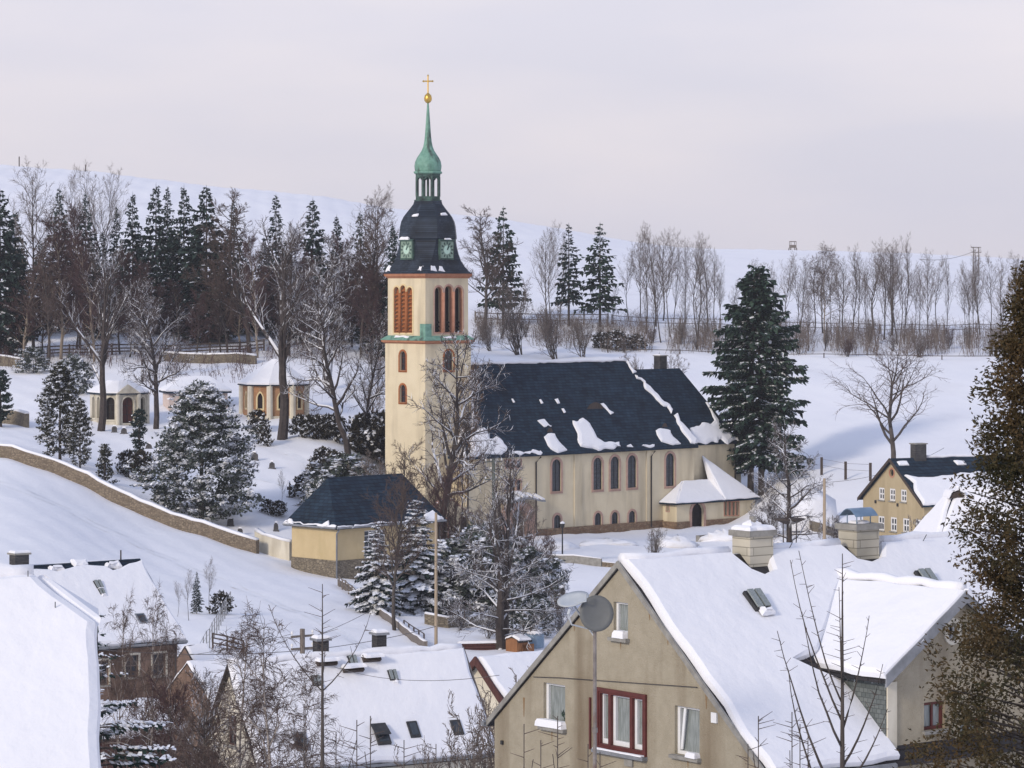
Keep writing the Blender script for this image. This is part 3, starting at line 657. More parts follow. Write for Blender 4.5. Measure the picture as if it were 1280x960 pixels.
    for f, hs, dep, mt in ((gs, bs, .66, 'dark'), (gw_, bw, .36, 'orange_stone')):
        for h in hs:
            mb = MB(); mb.face([P3(f,*p,-dep) for p in h(0)])
            p = h(0); v0 = p[0][1]; v1 = max(q[1] for q in p); k = v0+.2
            while k < v1-.5:
                q = [P3(f,p[0][0]+.02,k,-dep+.25), P3(f,p[1][0]-.02,k,-dep+.25), P3(f,p[1][0]-.02,k+.22,-dep+.01), P3(f,p[0][0]+.02,k+.22,-dep+.01)]
                if mt == 'orange_stone' or k < v0+1.4: mb.slab(q, V(0,0,-.05), 0)
                k += .42
            lv = mb.build('louvre', M[mt], o)
            mb = MB(); ring(mb, f, h(.16), h(.004), -.02, .05); mb.build('surround', M['sandstone_pale' if mt == 'dark' else 'plaster_cream'], lv)
            mb = MB(); ring(mb, f, h(-.004), h(-.07), -dep+.26, -.03); mb.build('lining', M['orange_stone' if mt != 'dark' else 'sandstone'], lv)
        for i in (0, 1):   # engaged columns between the openings
            ua = (hs[i](0)[1][0]+hs[i+1](0)[0][0])/2; p = hs[i](0); mb = MB(); vt = p[0][1]+(max(q[1] for q in p)-p[0][1])*.86
            O = P3(f, ua, p[0][1]+.02, -.02); mb.tube([O, O+V(0,0,vt-p[0][1])], .17, 8); mb.build('column', M['sandstone' if mt == 'dark' else 'orange_stone'], o, smooth=True)
    # string course with copper weathering, cornice
    def sq(a, z): return [L(ca-a,cb+a,z), L(ca+a,cb+a,z), L(ca+a,cb-a,z), L(ca-a,cb-a,z)]
    mb = MB(); mb.rings([sq(h1+.02,zs-.35), sq(h1+.3,zs-.18), sq(h1+.3,zs)]); mb.build('string_course', M['terracotta'], o)
    mb = MB(); mb.rings([sq(h1+.36,zs+.004), sq(h1+.36,zs+.08), sq(h2+.003,zs+.5)]); cf = mb.build('weathering', M['copper'], o)
    mb = MB(); mb.box(ca-h2-.12, -(cb+h2)-.12, zs+.35, ca-h2+.75, -(cb+h2)+.75, zs+1.75); mb.build('copper_flashing', M['copper'], cf)
    for i, (f, u0, u1) in enumerate(((fW(ca-h2-.2,cb), -1.6, .6), (fS(ca,cb+h2+.2), -.7, 1.0))):
        fr_ = (f[0]+UZ*(zs+.33), f[1], (f[3]*-1+UZ*.8).normalized(), None); fr_ = (fr_[0], fr_[1], fr_[2], fr_[1].cross(fr_[2]).normalized())
        snow_patch(cf, fr_, rect(u0,-.12,u1,.12), .1, .3, .05, 50+i)
    mb = MB(); mb.rings([sq(h2+.02,zt-.5), sq(h2+.28,zt-.25), sq(h2+.32,zt+.02)]); mb.build('cornice', M['terracotta'], o)
    def oct_(a, c, z): return [V(ca+x, -cb+y, z) for x, y in ((-a,-(a-c)),(-(a-c),-a),(a-c,-a),(a,-(a-c)),(a,a-c),(a-c,a),(-(a-c),a),(-a,a-c))]
    zy = lambda y: zl(y, 329.5)
    prof = [(342,3.42,.12),(339.5,3.22,.3),(333,3.0,.55),(326,2.86,.8),(318,2.80,1.05),(308,2.78,1.3),(300,2.80,1.5),(298,2.92,1.6),(296,2.92,1.62),(290,2.88,1.62),(283,2.84,1.62),(277,2.72,1.55),(271,2.48,1.42),(266,2.18,1.26),(260,1.78,1.02),(255,1.50,.88),(251,1.40,.82)]
    mb = MB(); mb.rings([oct_(a, c, zy(y)) for y, a, c in prof]); bell = mb.build('bell_roof', M['slate_bell'], o)
    for i, (f, u) in enumerate(((fS(ca,cb+2.95), -.9), (fW(ca-2.95,cb), 2.2), (fW(ca-2.95,cb), -2.7), (fS(ca,cb+2.95), -2.0))):
        z = zy(337.5); fr_ = (f[0]+UZ*z, f[1], (f[3]*-.42+UZ*.9).normalized(), None); fr_ = (fr_[0], fr_[1], fr_[2], fr_[1].cross(fr_[2]).normalized())
        snow_patch(bell, fr_, [(u-.5,-.25),(u+.5,-.3),(u+.35,.4),(u-.3,.5)], .22, .3, .08, 60+i)
    for y, f, u in ((268.5, fS(ca,cb+2.4), .0),(270, fW(ca-2.4,cb), .7)):
        fr_ = (f[0]+UZ*zy(y), f[1], (f[3]*-.7+UZ*.7).normalized(), None); fr_ = (fr_[0], fr_[1], fr_[2], fr_[1].cross(fr_[2]).normalized())
        snow_patch(bell, fr_, [(u-.4,-.15),(u+.5,-.12),(u+.4,.2),(u-.3,.15)], .14, .3, .03, 66)
    for f, px in ((fW(ca-3.02,cb), 507), (fS(ca,cb+3.02), 555.5)):     # the clocks, each in its own dormer
        zc = zy(312.5); s = .92; mb = MB(); mb.fbox(f, -s-.1, zc-s-.12, s+.1, zc+s+.1, -1.6, -.02)
        q = [P3(f,-s-.22,zc+s+.1,.12), P3(f,s+.22,zc+s+.1,.12), P3(f,s+.05,zc+s+.55,-1.2), P3(f,-s-.05,zc+s+.55,-1.2)]; mb.slab(q, V(0,0,-.08))
        cd = mb.build('clock', M['copper_dark'], o)
        mb = MB(); mb.fbox(f, -s, zc-s, s, zc+s, -.017, .02); mb.build('dial', M['clock'], cd)
        mb = MB()
        for k in range(12):
            t = math.pi*2*k/12; r = Vector((math.sin(t), math.cos(t))); q = Vector((r.y, -r.x)); w = .085
            for rr in (.60, .84): pass
            c = [Vector((0,zc))+r*.58-q*w, Vector((0,zc))+r*.58+q*w, Vector((0,zc))+r*.86+q*w, Vector((0,zc))+r*.86-q*w]
            mb.face([P3(f,p.x,p.y,.026) for p in reversed(c)])
        ring(mb, f, rect(-s,zc-s,s,zc+s), rect(-s+.05,zc-s+.05,s-.05,zc+s-.05), .02, .05); mb.build('numerals', M['copper_dark'], cd)
        mb = MB(); mb.face([P3(f,*p,.030) for p in circ(0,zc,.46,20)]); mb.build('dial_centre', M['clock_mark'], cd)
        for ang, ln, w in ((20, .72, .07), (38, .45, .10)):
            t = R(ang); r = Vector((math.sin(t), math.cos(t))); q = Vector((r.y,-r.x)); c0 = Vector((0,zc)); mb = MB()
            c = [c0-q*w, c0+q*w, c0+r*ln+q*w*.5, c0+r*ln-q*w*.5]; mb.slab([P3(f,p.x,p.y,.055 if ln > .5 else .045) for p in reversed(c)], f[3]*-.008); mb.build('hand', M['copper_dark'], cd)
        fr_ = fr3(P3(f,-s-.2,zc+s+.115,.10), P3(f,s+.2,zc+s+.115,.10), P3(f,s,zc+s+.56,-1.2))
        snow_patch(cd, fr_, rect(.1,.05,1.5,.7) if px < 520 else rect(.8,.05,1.7,.4), .26 if px < 520 else .12, .3, .06, 70)
    # lantern
    r8 = lambda r, z: [V(ca+r*math.cos(R(22.5+45*i)), -cb+r*math.sin(R(22.5+45*i)), z) for i in range(8)]
    z0, z1 = zy(251.5), zy(217); mb = MB(); mb.rings([r8(1.55,z0), r8(1.55,z0+.1), r8(1.36,z0+.16), r8(1.36,z0+.5)])
    mb.rings([r8(1.36,z1-.35), r8(1.40,z1-.02)])
    for i in range(8):
        t = R(22.5+45*i); c = V(ca+1.24*math.cos(t), -cb+1.24*math.sin(t), 0); mb.tube([c+UZ*(z0+.5), c+UZ*(z1-.35)], .15, 6)
        t2 = R(45*i); mx_ = V(ca+1.2*math.cos(t2), -cb+1.2*math.sin(t2), 0); e = V(-math.sin(t2), math.cos(t2), 0)
        mb.tube([mx_+e*k*.36+UZ*(z1-.35-.28*(abs(k)**2)) for k in (-1,-.5,0,.5,1)], .09, 4)
    mb.tube([V(ca,-cb,z0+.4), V(ca,-cb,z1-.3)], .13, 6)
    mb.build('lantern', M['copper_dark'], o)
    mb = MB(); mb.lathe([(1.52,z1-.02),(1.60,z1+.10),(1.58,z1+.2),(1.28,z1+.3)], 8, c=(ca,-cb), ph=.5); mb.build('lantern_cornice', M['copper'], o)
    pr_ = [(1.30,216),(1.40,212),(1.44,207.5),(1.36,202),(1.16,197),(.90,192.5),(.66,188),(.50,183),(.40,177),(.33,170),(.27,160),(.20,148),(.13,136),(.08,128)]
    mb = MB(); mb.lathe([(r, zy(y)) for r, y in pr_], 16, c=(ca,-cb)); mb.build('spire', M['copper'], o, smooth=True)
    mb = MB(); mb.lathe([(.10,zy(129)),(.26,zy(128)),(.40,zy(125.5)),(.42,zy(122.5)),(.34,zy(119)),(.16,zy(117)),(.06,zy(116))], 14, c=(ca,-cb)); mb.build('finial', M['gold'], o, smooth=True)
    mb = MB(); c = V(ca,-cb,0); zc = zy(101.5); e = V(.68,-.73,0)
    mb.tube([c+UZ*zy(117), c+UZ*zy(94.5)], .075, 6); mb.tube([c+UZ*zc-e*.52, c+UZ*zc+e*.52], .075, 6)
    for p in (c+UZ*zy(94.5), c+UZ*zc-e*.5, c+UZ*zc+e*.5): mb.lathe([(.02,p.z-.12),(.12,p.z),(.02,p.z+.12)], 6, c=(p.x,p.y))
    mb.build('cross', M['gold'], o)
    return B
church()

# ------------------------------------------------------------------ hall with the dark hipped roof
def chapel():
    B = Bld('chapel', 'yellow one storey chapel with dark hipped slate roof on a stone base', 'chapel', at(421, 736, 278), 45)
    o = B.o; Z0 = B.loc.z; ze = (HZ-659)/F*278-Z0; zr = (HZ-596)/F*282.5-Z0; La, Wb = 12.4, 6.1
    fs, fw = fS(0,0), fW(0,0); u0, v0 = B.hit(455.5, 697, fs); u1, v1 = B.hit(476, 662, fs); wn = sh_rect(u0, v0, u0+2.6, v1)
    wn2 = sh_rect(u0+5.2, v0, u0+7.8, v1)
    mb = MB(); zp = B.hit(421, 701, fs)[1]
    wall(mb, fs, rect(0,zp,La,ze), [wn(0), wn2(0)], .22); wall(mb, fw, rect(-Wb,zp,0,ze)); wall(mb, fE(La,0), rect(0,zp,Wb,ze)); wall(mb, fN(La,-Wb), rect(0,zp,La,ze))
    mb.build('chapel_wall', M['plaster_warm'], o)
    mb = MB(); mb.lbox(-.05,.05,-1.5,La+.05,-Wb-.05,zp); mb.build('plinth', M['ashlar'], o)
    for w in (wn, wn2): window(o, fs, w, .2, 'glass', 'white', .07, None, (3,4), 'concrete')
    mb, fr = hip_roof(-.55, La+.55, -Wb-.55, .55, ze+.02, zr, 2.2, 2.2, .2); rf = mb.build('roof', M['slate'], o)
    S, W = fr['S'], fr['W']
    snow_patch(rf, W, rect(.1,.02,7.1,.16), .08, .3, .08, 1); snow_patch(rf, W, [(5.2,.1),(6.2,.1),(5.9,.6),(5.6,.45)], .12, .3, .06, 2)
    snow_patch(rf, S, rect(.2,.02,13.2,.15), .08, .3, .07, 3); snow_patch(rf, S, [(10.8,.1),(13.3,.1),(12.4,1.1),(11.6,.7)], .2, .3, .1, 4)
    snow_patch(rf, W, [(.0,.0),(1.4,.0),(1.0,.6),(.6,.6)], .14, .3, .08, 6)
    mb = MB(); mb.tube([L(-.5,.62,ze-.05), L(La+.5,.62,ze-.05)], .09, 6); mb.tube([L(-.62,.5,ze-.05), L(-.62,-Wb-.5,ze-.05)], .09, 6); mb.build('gutter', M['zinc'], o)
    pipe(o, [L(-.2,.6,ze-.1), L(-.12,.12,ze-.6), L(-.12,.12,.2)], .08, 'zinc'); pipe(o, [L(La+.1,.6,ze-.1), L(La+.08,.16,ze-.6), L(La+.08,.16,.2)], .08, 'pipe')
chapel()

# ------------------------------------------------------------------ mausoleums in the churchyard
def poly_prism_walls(mb, pts, z0, z1, holes=None, depth=.2):
    frs = []
    for i in range(len(pts)):
        p, q = Vector((*pts[i],0)), Vector((*pts[(i+1)%len(pts)],0)); U = (q-p).normalized(); fr = (p, U, UZ, U.cross(UZ)); frs.append((fr, (q-p).length))
        hs = holes.get(i, []) if holes else []
        wall(mb, fr, rect(0,z0,(q-p).length,z1), [h(0) for h in hs], depth)
    return frs
def mausoleums():
    # pale stone one with three arched openings and a pediment
    B = Bld('mausoleum', 'pale stone mausoleum with dark arched openings and a gabled centre', 'mausoleum', on(150, 350, -.3), 62); o = B.o
    pts = [(-2.6,-1.5),(-1.2,-2.5),(1.2,-2.5),(2.6,-1.5),(2.6,2.6),(-2.6,2.6)]
    hs = {0: [sh_arch(.86,.6,1.0,2.5)], 1: [sh_arch(1.2,.2,1.35,2.9)], 2: [sh_arch(.86,.6,1.0,2.5)], 5: [sh_arch(1.3,.7,.9,2.4), sh_arch(2.9,.7,.9,2.4)]}
    mb = MB(); frs = poly_prism_walls(mb, pts, -1, 3.5, hs, .4); mb.build('mausoleum_wall', M['stone_white'], o)
    for i, l in hs.items():
        for h in l: window(o, frs[i][0], h, .35, 'dark' if i != 1 else 'wood_red', 'iron', .06, (.16,'stone_white',.08), (1,2), name='window' if i != 1 else 'door')
    mb = MB()
    for x, y in pts[:4]: mb.tube([V(x*1.03,y*1.03,-.9), V(x*1.03,y*1.03,3.42)], .24, 8)
    mb.build('pilaster', M['stone_white'], o)
    f = frs[1][0]; mb = MB(); mb.slab([P3(f,-.25,3.5,.25), P3(f,2.65,3.5,.25), P3(f,1.2,4.5,.25)], f[3]*-.5); mb.build('pediment', M['stone_white'], o)
    mb = MB(); top = [V(p[0]*1.1,p[1]*1.1,3.52) for p in pts]; mb.rings([[V(p.x,p.y,3.38) for p in top], top, [V(p.x*.35,p.y*.35+.1,4.75) for p in top]]); r_ = mb.build('roof', M['slate'], o)
    mb = MB(); top = [V(p[0]*1.09,p[1]*1.09,3.55) for p in pts]; mb.rings([top, [V(p.x*1.0,p.y*1.0,3.72) for p in top], [V(p.x*.36,p.y*.36+.1,4.92) for p in top]]); mb.build('snow_cover', M['snow'], r_)
    # orange brick one with cream piers and pointed windows
    B = Bld('mausoleum', 'orange brick mausoleum with cream piers, pointed windows and a peaked snowy roof', 'mausoleum', on(346, 355, -.4), 70); o = B.o
    pts = [(-3.3,-.9),(-1.5,-2.4),(1.1,-2.6),(3.1,-1.2),(3.1,2.8),(-3.3,2.8)]; hs = {}
    for i in (0,1,2,3,5):
        ln = math.dist(pts[i], pts[(i+1)%6]); hs[i] = [sh_arch(ln/2,1.3,.62,1.75,point=.7)]
    mb = MB(); frs = poly_prism_walls(mb, pts, -1, 3.9, hs, .25); mb.build('mausoleum_wall', M['brick_orange'], o)
    for i, l in hs.items():
        for h in l: window(o, frs[i][0], h, .22, 'dark', 'iron', .04, (.2,'plaster_cream',.07))
    for x, y in pts: mb = MB(); mb.lathe([(.36,-.9),(.36,3.95)], 8, c=(x*1.01,y*1.01)); mb.build('pier', M['plaster_pale'], o)
    mb = MB()
    for f, ln in frs: mb.fbox(f, .2, -.95, ln-.2, .45, .004, .1)
    mb.build('plinth', M['plaster_pale'], o)
    mb = MB(); top = [V(p[0]*1.14,p[1]*1.14,3.96) for p in pts]; mb.rings([[V(p.x,p.y,3.85) for p in top], top, [V(p.x*.12,p.y*.12,6.6) for p in top]]); r_ = mb.build('roof', M['slate'], o)
    mb = MB(); top = [V(p[0]*1.13,p[1]*1.13,4.0) for p in pts]; mb.rings([top, [V(p.x,p.y,4.2) for p in top], [V(p.x*.12,p.y*.12,6.85) for p in top]]); mb.build('snow_cover', M['snow'], r_)
    # low pale pink vault house
    B = Bld('mausoleum', 'low pale pink mausoleum half hidden behind the great snowy evergreen', 'mausoleum', on(246, 362, -1.3), 75); o = B.o
    hs = {0: [sh_arch(1.7,.8,.9,1.9), sh_arch(4.2,.8,.9,1.9)]}; mb = MB(); frs = poly_prism_walls(mb, [(-3.6,-2.4),(3.2,-2.4),(3.2,2.4),(-3.6,2.4)], -1, 3.0, hs); mb.build('mausoleum_wall', M['pink_plaster'], o)
    for h in hs[0]: window(o, frs[0][0], h, .18, 'dark', None, .05, (.14,'stone_white',.05))
    mb, fr = hip_roof(-4.0, 3.6, -2.8, 2.8, 3.02, 4.7, 2.4, 2.4); r_ = mb.build('roof', M['slate'], o)
    for k, w in (('S',7.6),('W',5.6),('E',5.6)):
        hgt = math.hypot(1.68, 2.8 if k == 'S' else 2.4); snow_patch(r_, fr[k], [(.02,.02),(w-.02,.02),(w/2+(1.4 if k == 'S' else .05),hgt),(w/2-(1.4 if k == 'S' else .05),hgt)], .18, .5, .03, 4)
mausoleums()
# ------------------------------------------------------------------ houses
def skylight(parent, fr, u, v, w=.78, h=1.1, n=.25, m='iron', open_=0., glass='glass', label=None):
    mb = MB(); mb.fbox(fr, u-w/2, v-h/2, u+w/2, v+h/2, -.05, n+.06); s = mb.build('skylight', M[m], parent, label=label)
    mb = MB(); mb.fbox(fr, u-w/2+.09, v-h/2+.12, u+w/2-.09, v+h/2-.09, n+.062, n+.075); mb.build('pane', M[glass], s)
    return s
def hatch(parent, fr, u, v, w=.55, n=.25, seed=0):     # roof hatch: a ribbed glass lid on a low frame
    mb = MB(); mb.fbox(fr, u-w/2, v-w*.62, u+w/2, v+w*.62, -.05, n+.04); s = mb.build('roof_hatch', M['iron'], parent)
    mb = MB()
    for k in (-1, 1): mb.slab([P3(fr,u-w*.42 if k < 0 else u+.03,v-w*.55,n+.11), P3(fr,u-.03 if k < 0 else u+w*.42,v-w*.55,n+.11), P3(fr,u-.03 if k < 0 else u+w*.42,v+w*.55,n+.15), P3(fr,u-w*.42 if k < 0 else u+w*.42*0+.03,v+w*.55,n+.15)], fr[3]*-.05)
    mb.build('lid', M['glass_net'], s)
    snow_patch(s, fr, rect(u-w*.3,v-w*.95,u+w*.5,v-w*.5), .16, .15, .05, seed, n0=n-.02)
    return s
def foreground_house():
    OV = .07; d0 = 86.7; B = Bld('house', 'large grey tan house, roof deep in snow, red framed window in its gable', 'house', at(775, 703, d0)+V(0,0,-11.8), 52)
    o = B.o; zr = 11.8; ze0 = zr-4.84; s0, s1 = 5.7, 6.15; Lh = 17.; sl = 4.84/5.7; ze1 = zr-sl*s1
    fg = fW(0, 0)
    def shp(x0, x1, y0, y1, f=fg):
        u0, _ = B.hit(x0, (y0+y1)/2, f); u1, _ = B.hit(x1, (y0+y1)/2, f); _, v0 = B.hit((x0+x1)/2, y1, f); _, v1 = B.hit((x0+x1)/2, y0, f); return sh_rect(u0, v0, u1, v1)
    att, lft, red, rgt = shp(767,785,753,797), shp(679.5,706.5,855,909), shp(750,806,868,936), shp(843.5,874.5,884,945)
    mb = MB(); wall(mb, fg, [(-s0,-1),(5.75,-1),(5.75,zr-sl*5.75-.06),(0,zr-.06),(-s0,ze0-.02)], [h(0) for h in (att,lft,red,rgt)], .2)
    wall(mb, fE(Lh,0), [(-5.75,-1),(s0,-1),(s0,ze0),(0,zr-.06),(-5.75,zr-sl*5.75-.06)]); wall(mb, fN(Lh,-s0+.001), rect(0,-1,Lh,ze0-.02))
    # long wall with the cross gable rising from it
    c0, _ = B.hit(1108, 900, fS(0,5.75)); ap, zap = B.hit(1199, 744, fS(0,5.75)); hw = ap-c0; c1 = ap+hw; _, zc = B.hit(1108, 837, fS(0,5.75))
    fs = fS(0, 5.75); zm = zr-sl*5.75-.06
    ocx, ocz = B.hit(1190, 789, fs); oc = sh_circ(ocx, ocz, .21, .25)
    w1 = shp(1155,1181,877,912,fs); w2 = shp(1200,1226,898,935,fs); w3 = shp(1186,1216,878,912,fs)
    wall(mb, fs, [(0,-1),(Lh,-1),(Lh,zm),(c1,zm),(c1,zc),(ap,zap),(c0,zc),(c0,zm),(0,zm)], [oc(0), w1(0), w2(0)], .2)
    mb.build('house_wall', M['plaster_grey'], o)
    mb = MB(); mb.fbox(fs, c0+.002, .5, c0+.36, zc-.35, .003, .05); mb.build('corner_strip', M['plaster_pale'], o)
    window(o, fs, oc, .18, 'dark', 'white', .035, (.13, 'stone_white', .05), (1,0))
    for w in (w1, w2): window(o, fs, w, .16, 'glass_net', 'red_paint', .09, None, (1,0), 'concrete')
    # gable windows
    def casement(h, tilt):
        w = window(o, fg, h, .19, 'glass_net', None); p = h(0); u0, u1, v0, v1 = p[0][0], p[1][0], p[0][1], p[2][1]; um = u0+(u1-u0)*.05
        mb = MB(); ring(mb, fg, h(-.004), rect(um+.06,v0+.10,u1-.05,v1-.06), -.178, -.10); mb.build('frame', M['white'], w)
        if tilt:
            mb = MB(); a = [P3(fg,u0+.13,v0+.14,-.09), P3(fg,u0+.22,v0+.14,-.09), P3(fg,u0+.42,v1-.05,-.04), P3(fg,u0+.33,v1-.05,-.04)]; mb.slab(a, fg[3]*-.04); mb.build('tilted_sash', M['white'], w)
        mb = MB(); mb.fbox(fg, u0-.08, v0-.10, u1+.08, v0-.004, -.15, .16); mb.build('sill', M['concrete'], w)
        return w, u0, u1, v0, v1
    def sillsnow(w, u0, u1, v0, t, k0=-.15, k1=.20):
        f = (P3(fg,0,v0-.004,0), fg[1], fg[3]*-1, UZ); snow_patch(w, f, rect(u0,-k1,u1,-k0), t, .15, .02, int(u0*9+50), inset=.07)
    w, u0, u1, v0, v1 = casement(att, 0); sillsnow(w, u0+.12, u1, v0, .20)
    w, u0, u1, v0, v1 = casement(lft, 0); sillsnow(w, u0-.12, u1+.05, v0, .20)
    mb = MB(); rng = random.Random(3)
    for i in range(26):      # plant on the window board
        c = P3(fg, u1-.24+rng.uniform(-.12,.12), v0+.12+rng.uniform(0,.3), -.172); mb.face([c, c+fg[1]*.05+UZ*.02, c+UZ*.11+fg[1]*rng.uniform(-.06,.06)])
    mb.build('pot_plant', M['needle_pine'], w)
    w, u0, u1, v0, v1 = casement(rgt, 1); sillsnow(w, u0+(u1-u0)*.6, u1+.02, v0, .14, .0)
    p = red(0); u0, u1, v0, v1 = p[0][0], p[1][0], p[0][1], p[2][1]; W_ = u1-u0
    w = window(o, fg, red, .16, 'glass_net', None, label='wide three light window in a heavy red frame')
    mb = MB(); ring(mb, fg, red(.10), red(.002), -.02, .07); ring(mb, fg, red(.001), red(-.05), -.14, .05)
    for k in (.24, .72): mb.fbox(fg, u0+W_*k-.055, v0+.05, u0+W_*k+.055, v1-.05, -.14, .045)
    mb.build('frame', M['red_paint'], w)
    for i, (k0, k1) in enumerate(((0,.24),(.24,.72),(.72,1))):
        a, b = u0+W_*k0+.06, u0+W_*k1-.06; mb = MB(); ring(mb, fg, rect(a,v0+.055,b,v1-.055), rect(a+(.10 if i else .05),v0+.19,b-.06,v1-.10), -.143, -.05); mb.build('sash', M['white'], w)
    mb = MB(); mb.fbox(fg, u0-.15, v0-.20, u1+.12, v0-.104, -.1, .20); sl_ = mb.build('sill', M['zinc'], w)
    f = (P3(fg,0,v0-.102,0), fg[1], fg[3]*-1, UZ); snow_patch(sl_, f, rect(u0-.1,-.19,u1+.05,-.06), .04, .2, .015, 3, inset=.03)
    for px, py, s, m in ((894,897,.11,'white'),(787,948,.17,'concrete'),(721,860,.0,'x'),(628.5,928,.045,'iron')):
        if s: u, v = B.hit(px, py, fg); mb = MB(); mb.fbox(fg, u-s, v-s*1.25, u+s, v+s*1.25, .002, .06); mb.build('vent_grille' if m != 'white' else 'wall_lamp', M[m], o)
    for px, y0, y1, w in ((655,872,896,.05),(718,772,789,.05),(812,761,775,.045),(835,791,806,.05),(883,866,886,.05),(776,800,812,.03),(690,912,926,.035),(860,948,960,.04)):
        u, v1 = B.hit(px, y0, fg); _, v0 = B.hit(px, y1, fg); mb = MB(); mb.face([P3(fg,u-w*.3,v0,.003), P3(fg,u+w*.2,v0,.003), P3(fg,u+w,v1,.003), P3(fg,u-w,v1,.003)]); mb.build('rust_stain', M['rust'], o)
    u, v = B.hit(738.5, 905, fg); mb = MB(); mb.fbox(fg, u-.03, v-.7, u+.03, v+.75, .002, .05); mb.build('cable_conduit', M['red_paint'], o)
    mb = MB(); a = B.hits([(668,846),(700,847),(800,854),(873,859)], fg); mb.tube([P3(fg,*q,.04) for q in a], .012, 4); mb.build('clothes_line', M['pipe'], o)
    # roof
    mb, fr = gable_roof(-OV, Lh+.3, -s0-.25, s1, ze0-.25*sl, ze1, 0, zr, .16); rf = mb.build('roof', M['slate_brown'], o)
    S = fr['S']; mb = MB()
    for (ba, za), (bb, zb) in (((-s0-.28,ze0-.28*sl-.03),(0,zr-.03)),((0,zr-.03),(s1+.02,ze1-.03))):
        mb.slab([L(-.11,ba,za+.08), L(-.11,bb,zb+.08), L(-.04,bb,zb+.08), L(-.04,ba,za+.08)][::-1], V(0,0,-.19))
    mb.build('verge_board', M['concrete'], rf)
    ln = math.hypot(s1, sl*s1); k = ln/s1
    cu0, cu1 = c0+OV, c1+OV      # in roof coordinates u = a + .28
    vh = (s1-0)*k
    b_c = (zr-zc)/sl; v_c = (s1-b_c)*k; v_a = (s1-(zr-zap)/sl)*k
    def bare(pts, seed, up=.29):
        q = B.hits(pts, (S[0]+S[3]*up, S[1], S[2], S[3])); return q
    vt = vh-.04; n1 = bare([(972,698),(968,707),(957,711.5),(943,706),(924,697)], 1); n2 = bare([(1112,682),(1106,692),(1093,698),(1074,694),(1056,680)], 2)
    for q in (n1, n2): q[0] = (q[0][0], vt); q[-1] = (q[-1][0], vt); q[1:-1] = [(a, min(b, vt-.15)) for a, b in q[1:-1]]
    poly = [(.11,.02),(c0+.22,.02),(c0+.22,v_c*.45),(c0+.08,v_c*.78),(c0-1.2+OV,v_c+.05),(c0+OV,v_c+.25),(ap+OV,v_a+.1),(c1+OV,v_c+.2),(c1+.5,.02),(Lh+.5,.02),(Lh+.5,vt)]+n2+n1+[(.11,vt)]
    snow_patch(rf, S, poly, .22, .5, .03, 11, inset=.14)
    snow_patch(rf, fr['N'], rect(.05,.05,Lh+.2,math.hypot(s0+.25,sl*(s0+.25))-.04), .10, .7, .03, 12, inset=.10)
    for i, (qa, qb) in enumerate(((-.02, n1[-1][0]-OV), (n1[0][0]-OV, n2[-1][0]-OV), (n2[0][0]-OV, Lh+.2))): ridge_snow(rf, L(qa+.1,0,zr+.09), L(qb,0,zr+.09), .17, 8+i, .7)
    # cross gable roof
    fc = fs; gz = zap+.02; rb = (zr-zap)/sl
    for sgn, ce in ((-1,c0),(1,c1)):
        mb = MB(); e_out = L(ce+sgn*.3, 5.75+.28, zc-.3*(zap-zc)/hw); e_in = L(ce+sgn*.3, b_c+.2, zc-.3*(zap-zc)/hw); r_o = L(ap,5.75+.28,gz+.04); r_i = L(ap, rb, gz+.04)
        q = [e_in, e_out, r_o, r_i] if sgn < 0 else [e_out, e_in, r_i, r_o]
        mb.slab(q, V(0,0,-.14)); cr = mb.build('cross_roof', M['slate_brown'], o)
        f = fr3(q[0], q[1], q[2]); pr_ = [((p-f[0]).dot(f[1]), (p-f[0]).dot(f[2])) for p in q]
        if sgn < 0: pr_ = [(pr_[0][0]-.9,pr_[0][1]), pr_[1], pr_[2], (pr_[3][0]-.7, pr_[3][1])]
        snow_patch(cr, f, pr_, .22, .4, .03, 20+sgn, inset=.16)
        mb = MB(); a, b = e_out+V(0,-.035,.10), r_o+V(0,-.035,.10); mb.slab([a, b, b+V(0,.07,0), a+V(0,.07,0)] if sgn > 0 else [b, a, a+V(0,.07,0), b+V(0,.07,0)], V(0,0,-.34)); mb.build('verge_board', M['zinc'], cr)
    ridge_snow(rf, L(ap,5.9,gz+.22), L(ap,rb-.3,gz+.22), .17, 9, .5)
    # slate clad cheek of the cross gable
    mb = MB(); mb.face([L(c0-.004,5.752,zm-.05), L(c0-.004,5.752,zc-.12), L(c0-.004,b_c-.1,zc-.12)]); mb.face([L(c0-.004,5.752,zc-.12), L(c0-.004,5.752,zm), L(c0-.3,5.752,zm-.02), L(c0-.3,5.752,zc-.2)])
    mb = MB(); tri = [L(c0-.02,5.75,zm-.2), L(c0-.02,5.75,zc-.1), L(c0-.02,b_c-.15,zc-.1)]; mb.face(tri); mb.face([p+V(.25,0,0) for p in reversed(tri)]); mb.face([tri[0], tri[0]+V(.25,0,0), tri[1]+V(.25,0,0), tri[1]])
    mb.build('cheek', M['slate_grey'], o)
    mb = MB(); f = fW(c0-.02, 0); rng = random.Random(5)      # icicles and ragged ice along the cheek
    for i in range(9):
        p = L(c0-.10, b_c+.35+i*.24+rng.uniform(-.05,.05), zc-.12); mb.tube([p, p-UZ*rng.uniform(.12,.42)], [.025,.004], 5)
    mb.build('icicle', M['snow'], rf)
    # eaves gutter
    mb = MB(); mb.tube([L(-.2,s1+.06,ze1-.1), L(c0-.1,s1+.06,ze1-.1)], .08, 6); mb.build('gutter', M['zinc'], rf)
    mb = MB(); mb.tube([L(-.2,-s0-.32,ze0-.28), L(Lh,-s0-.32,ze0-.28)], .08, 6); mb.build('gutter', M['zinc'], rf)
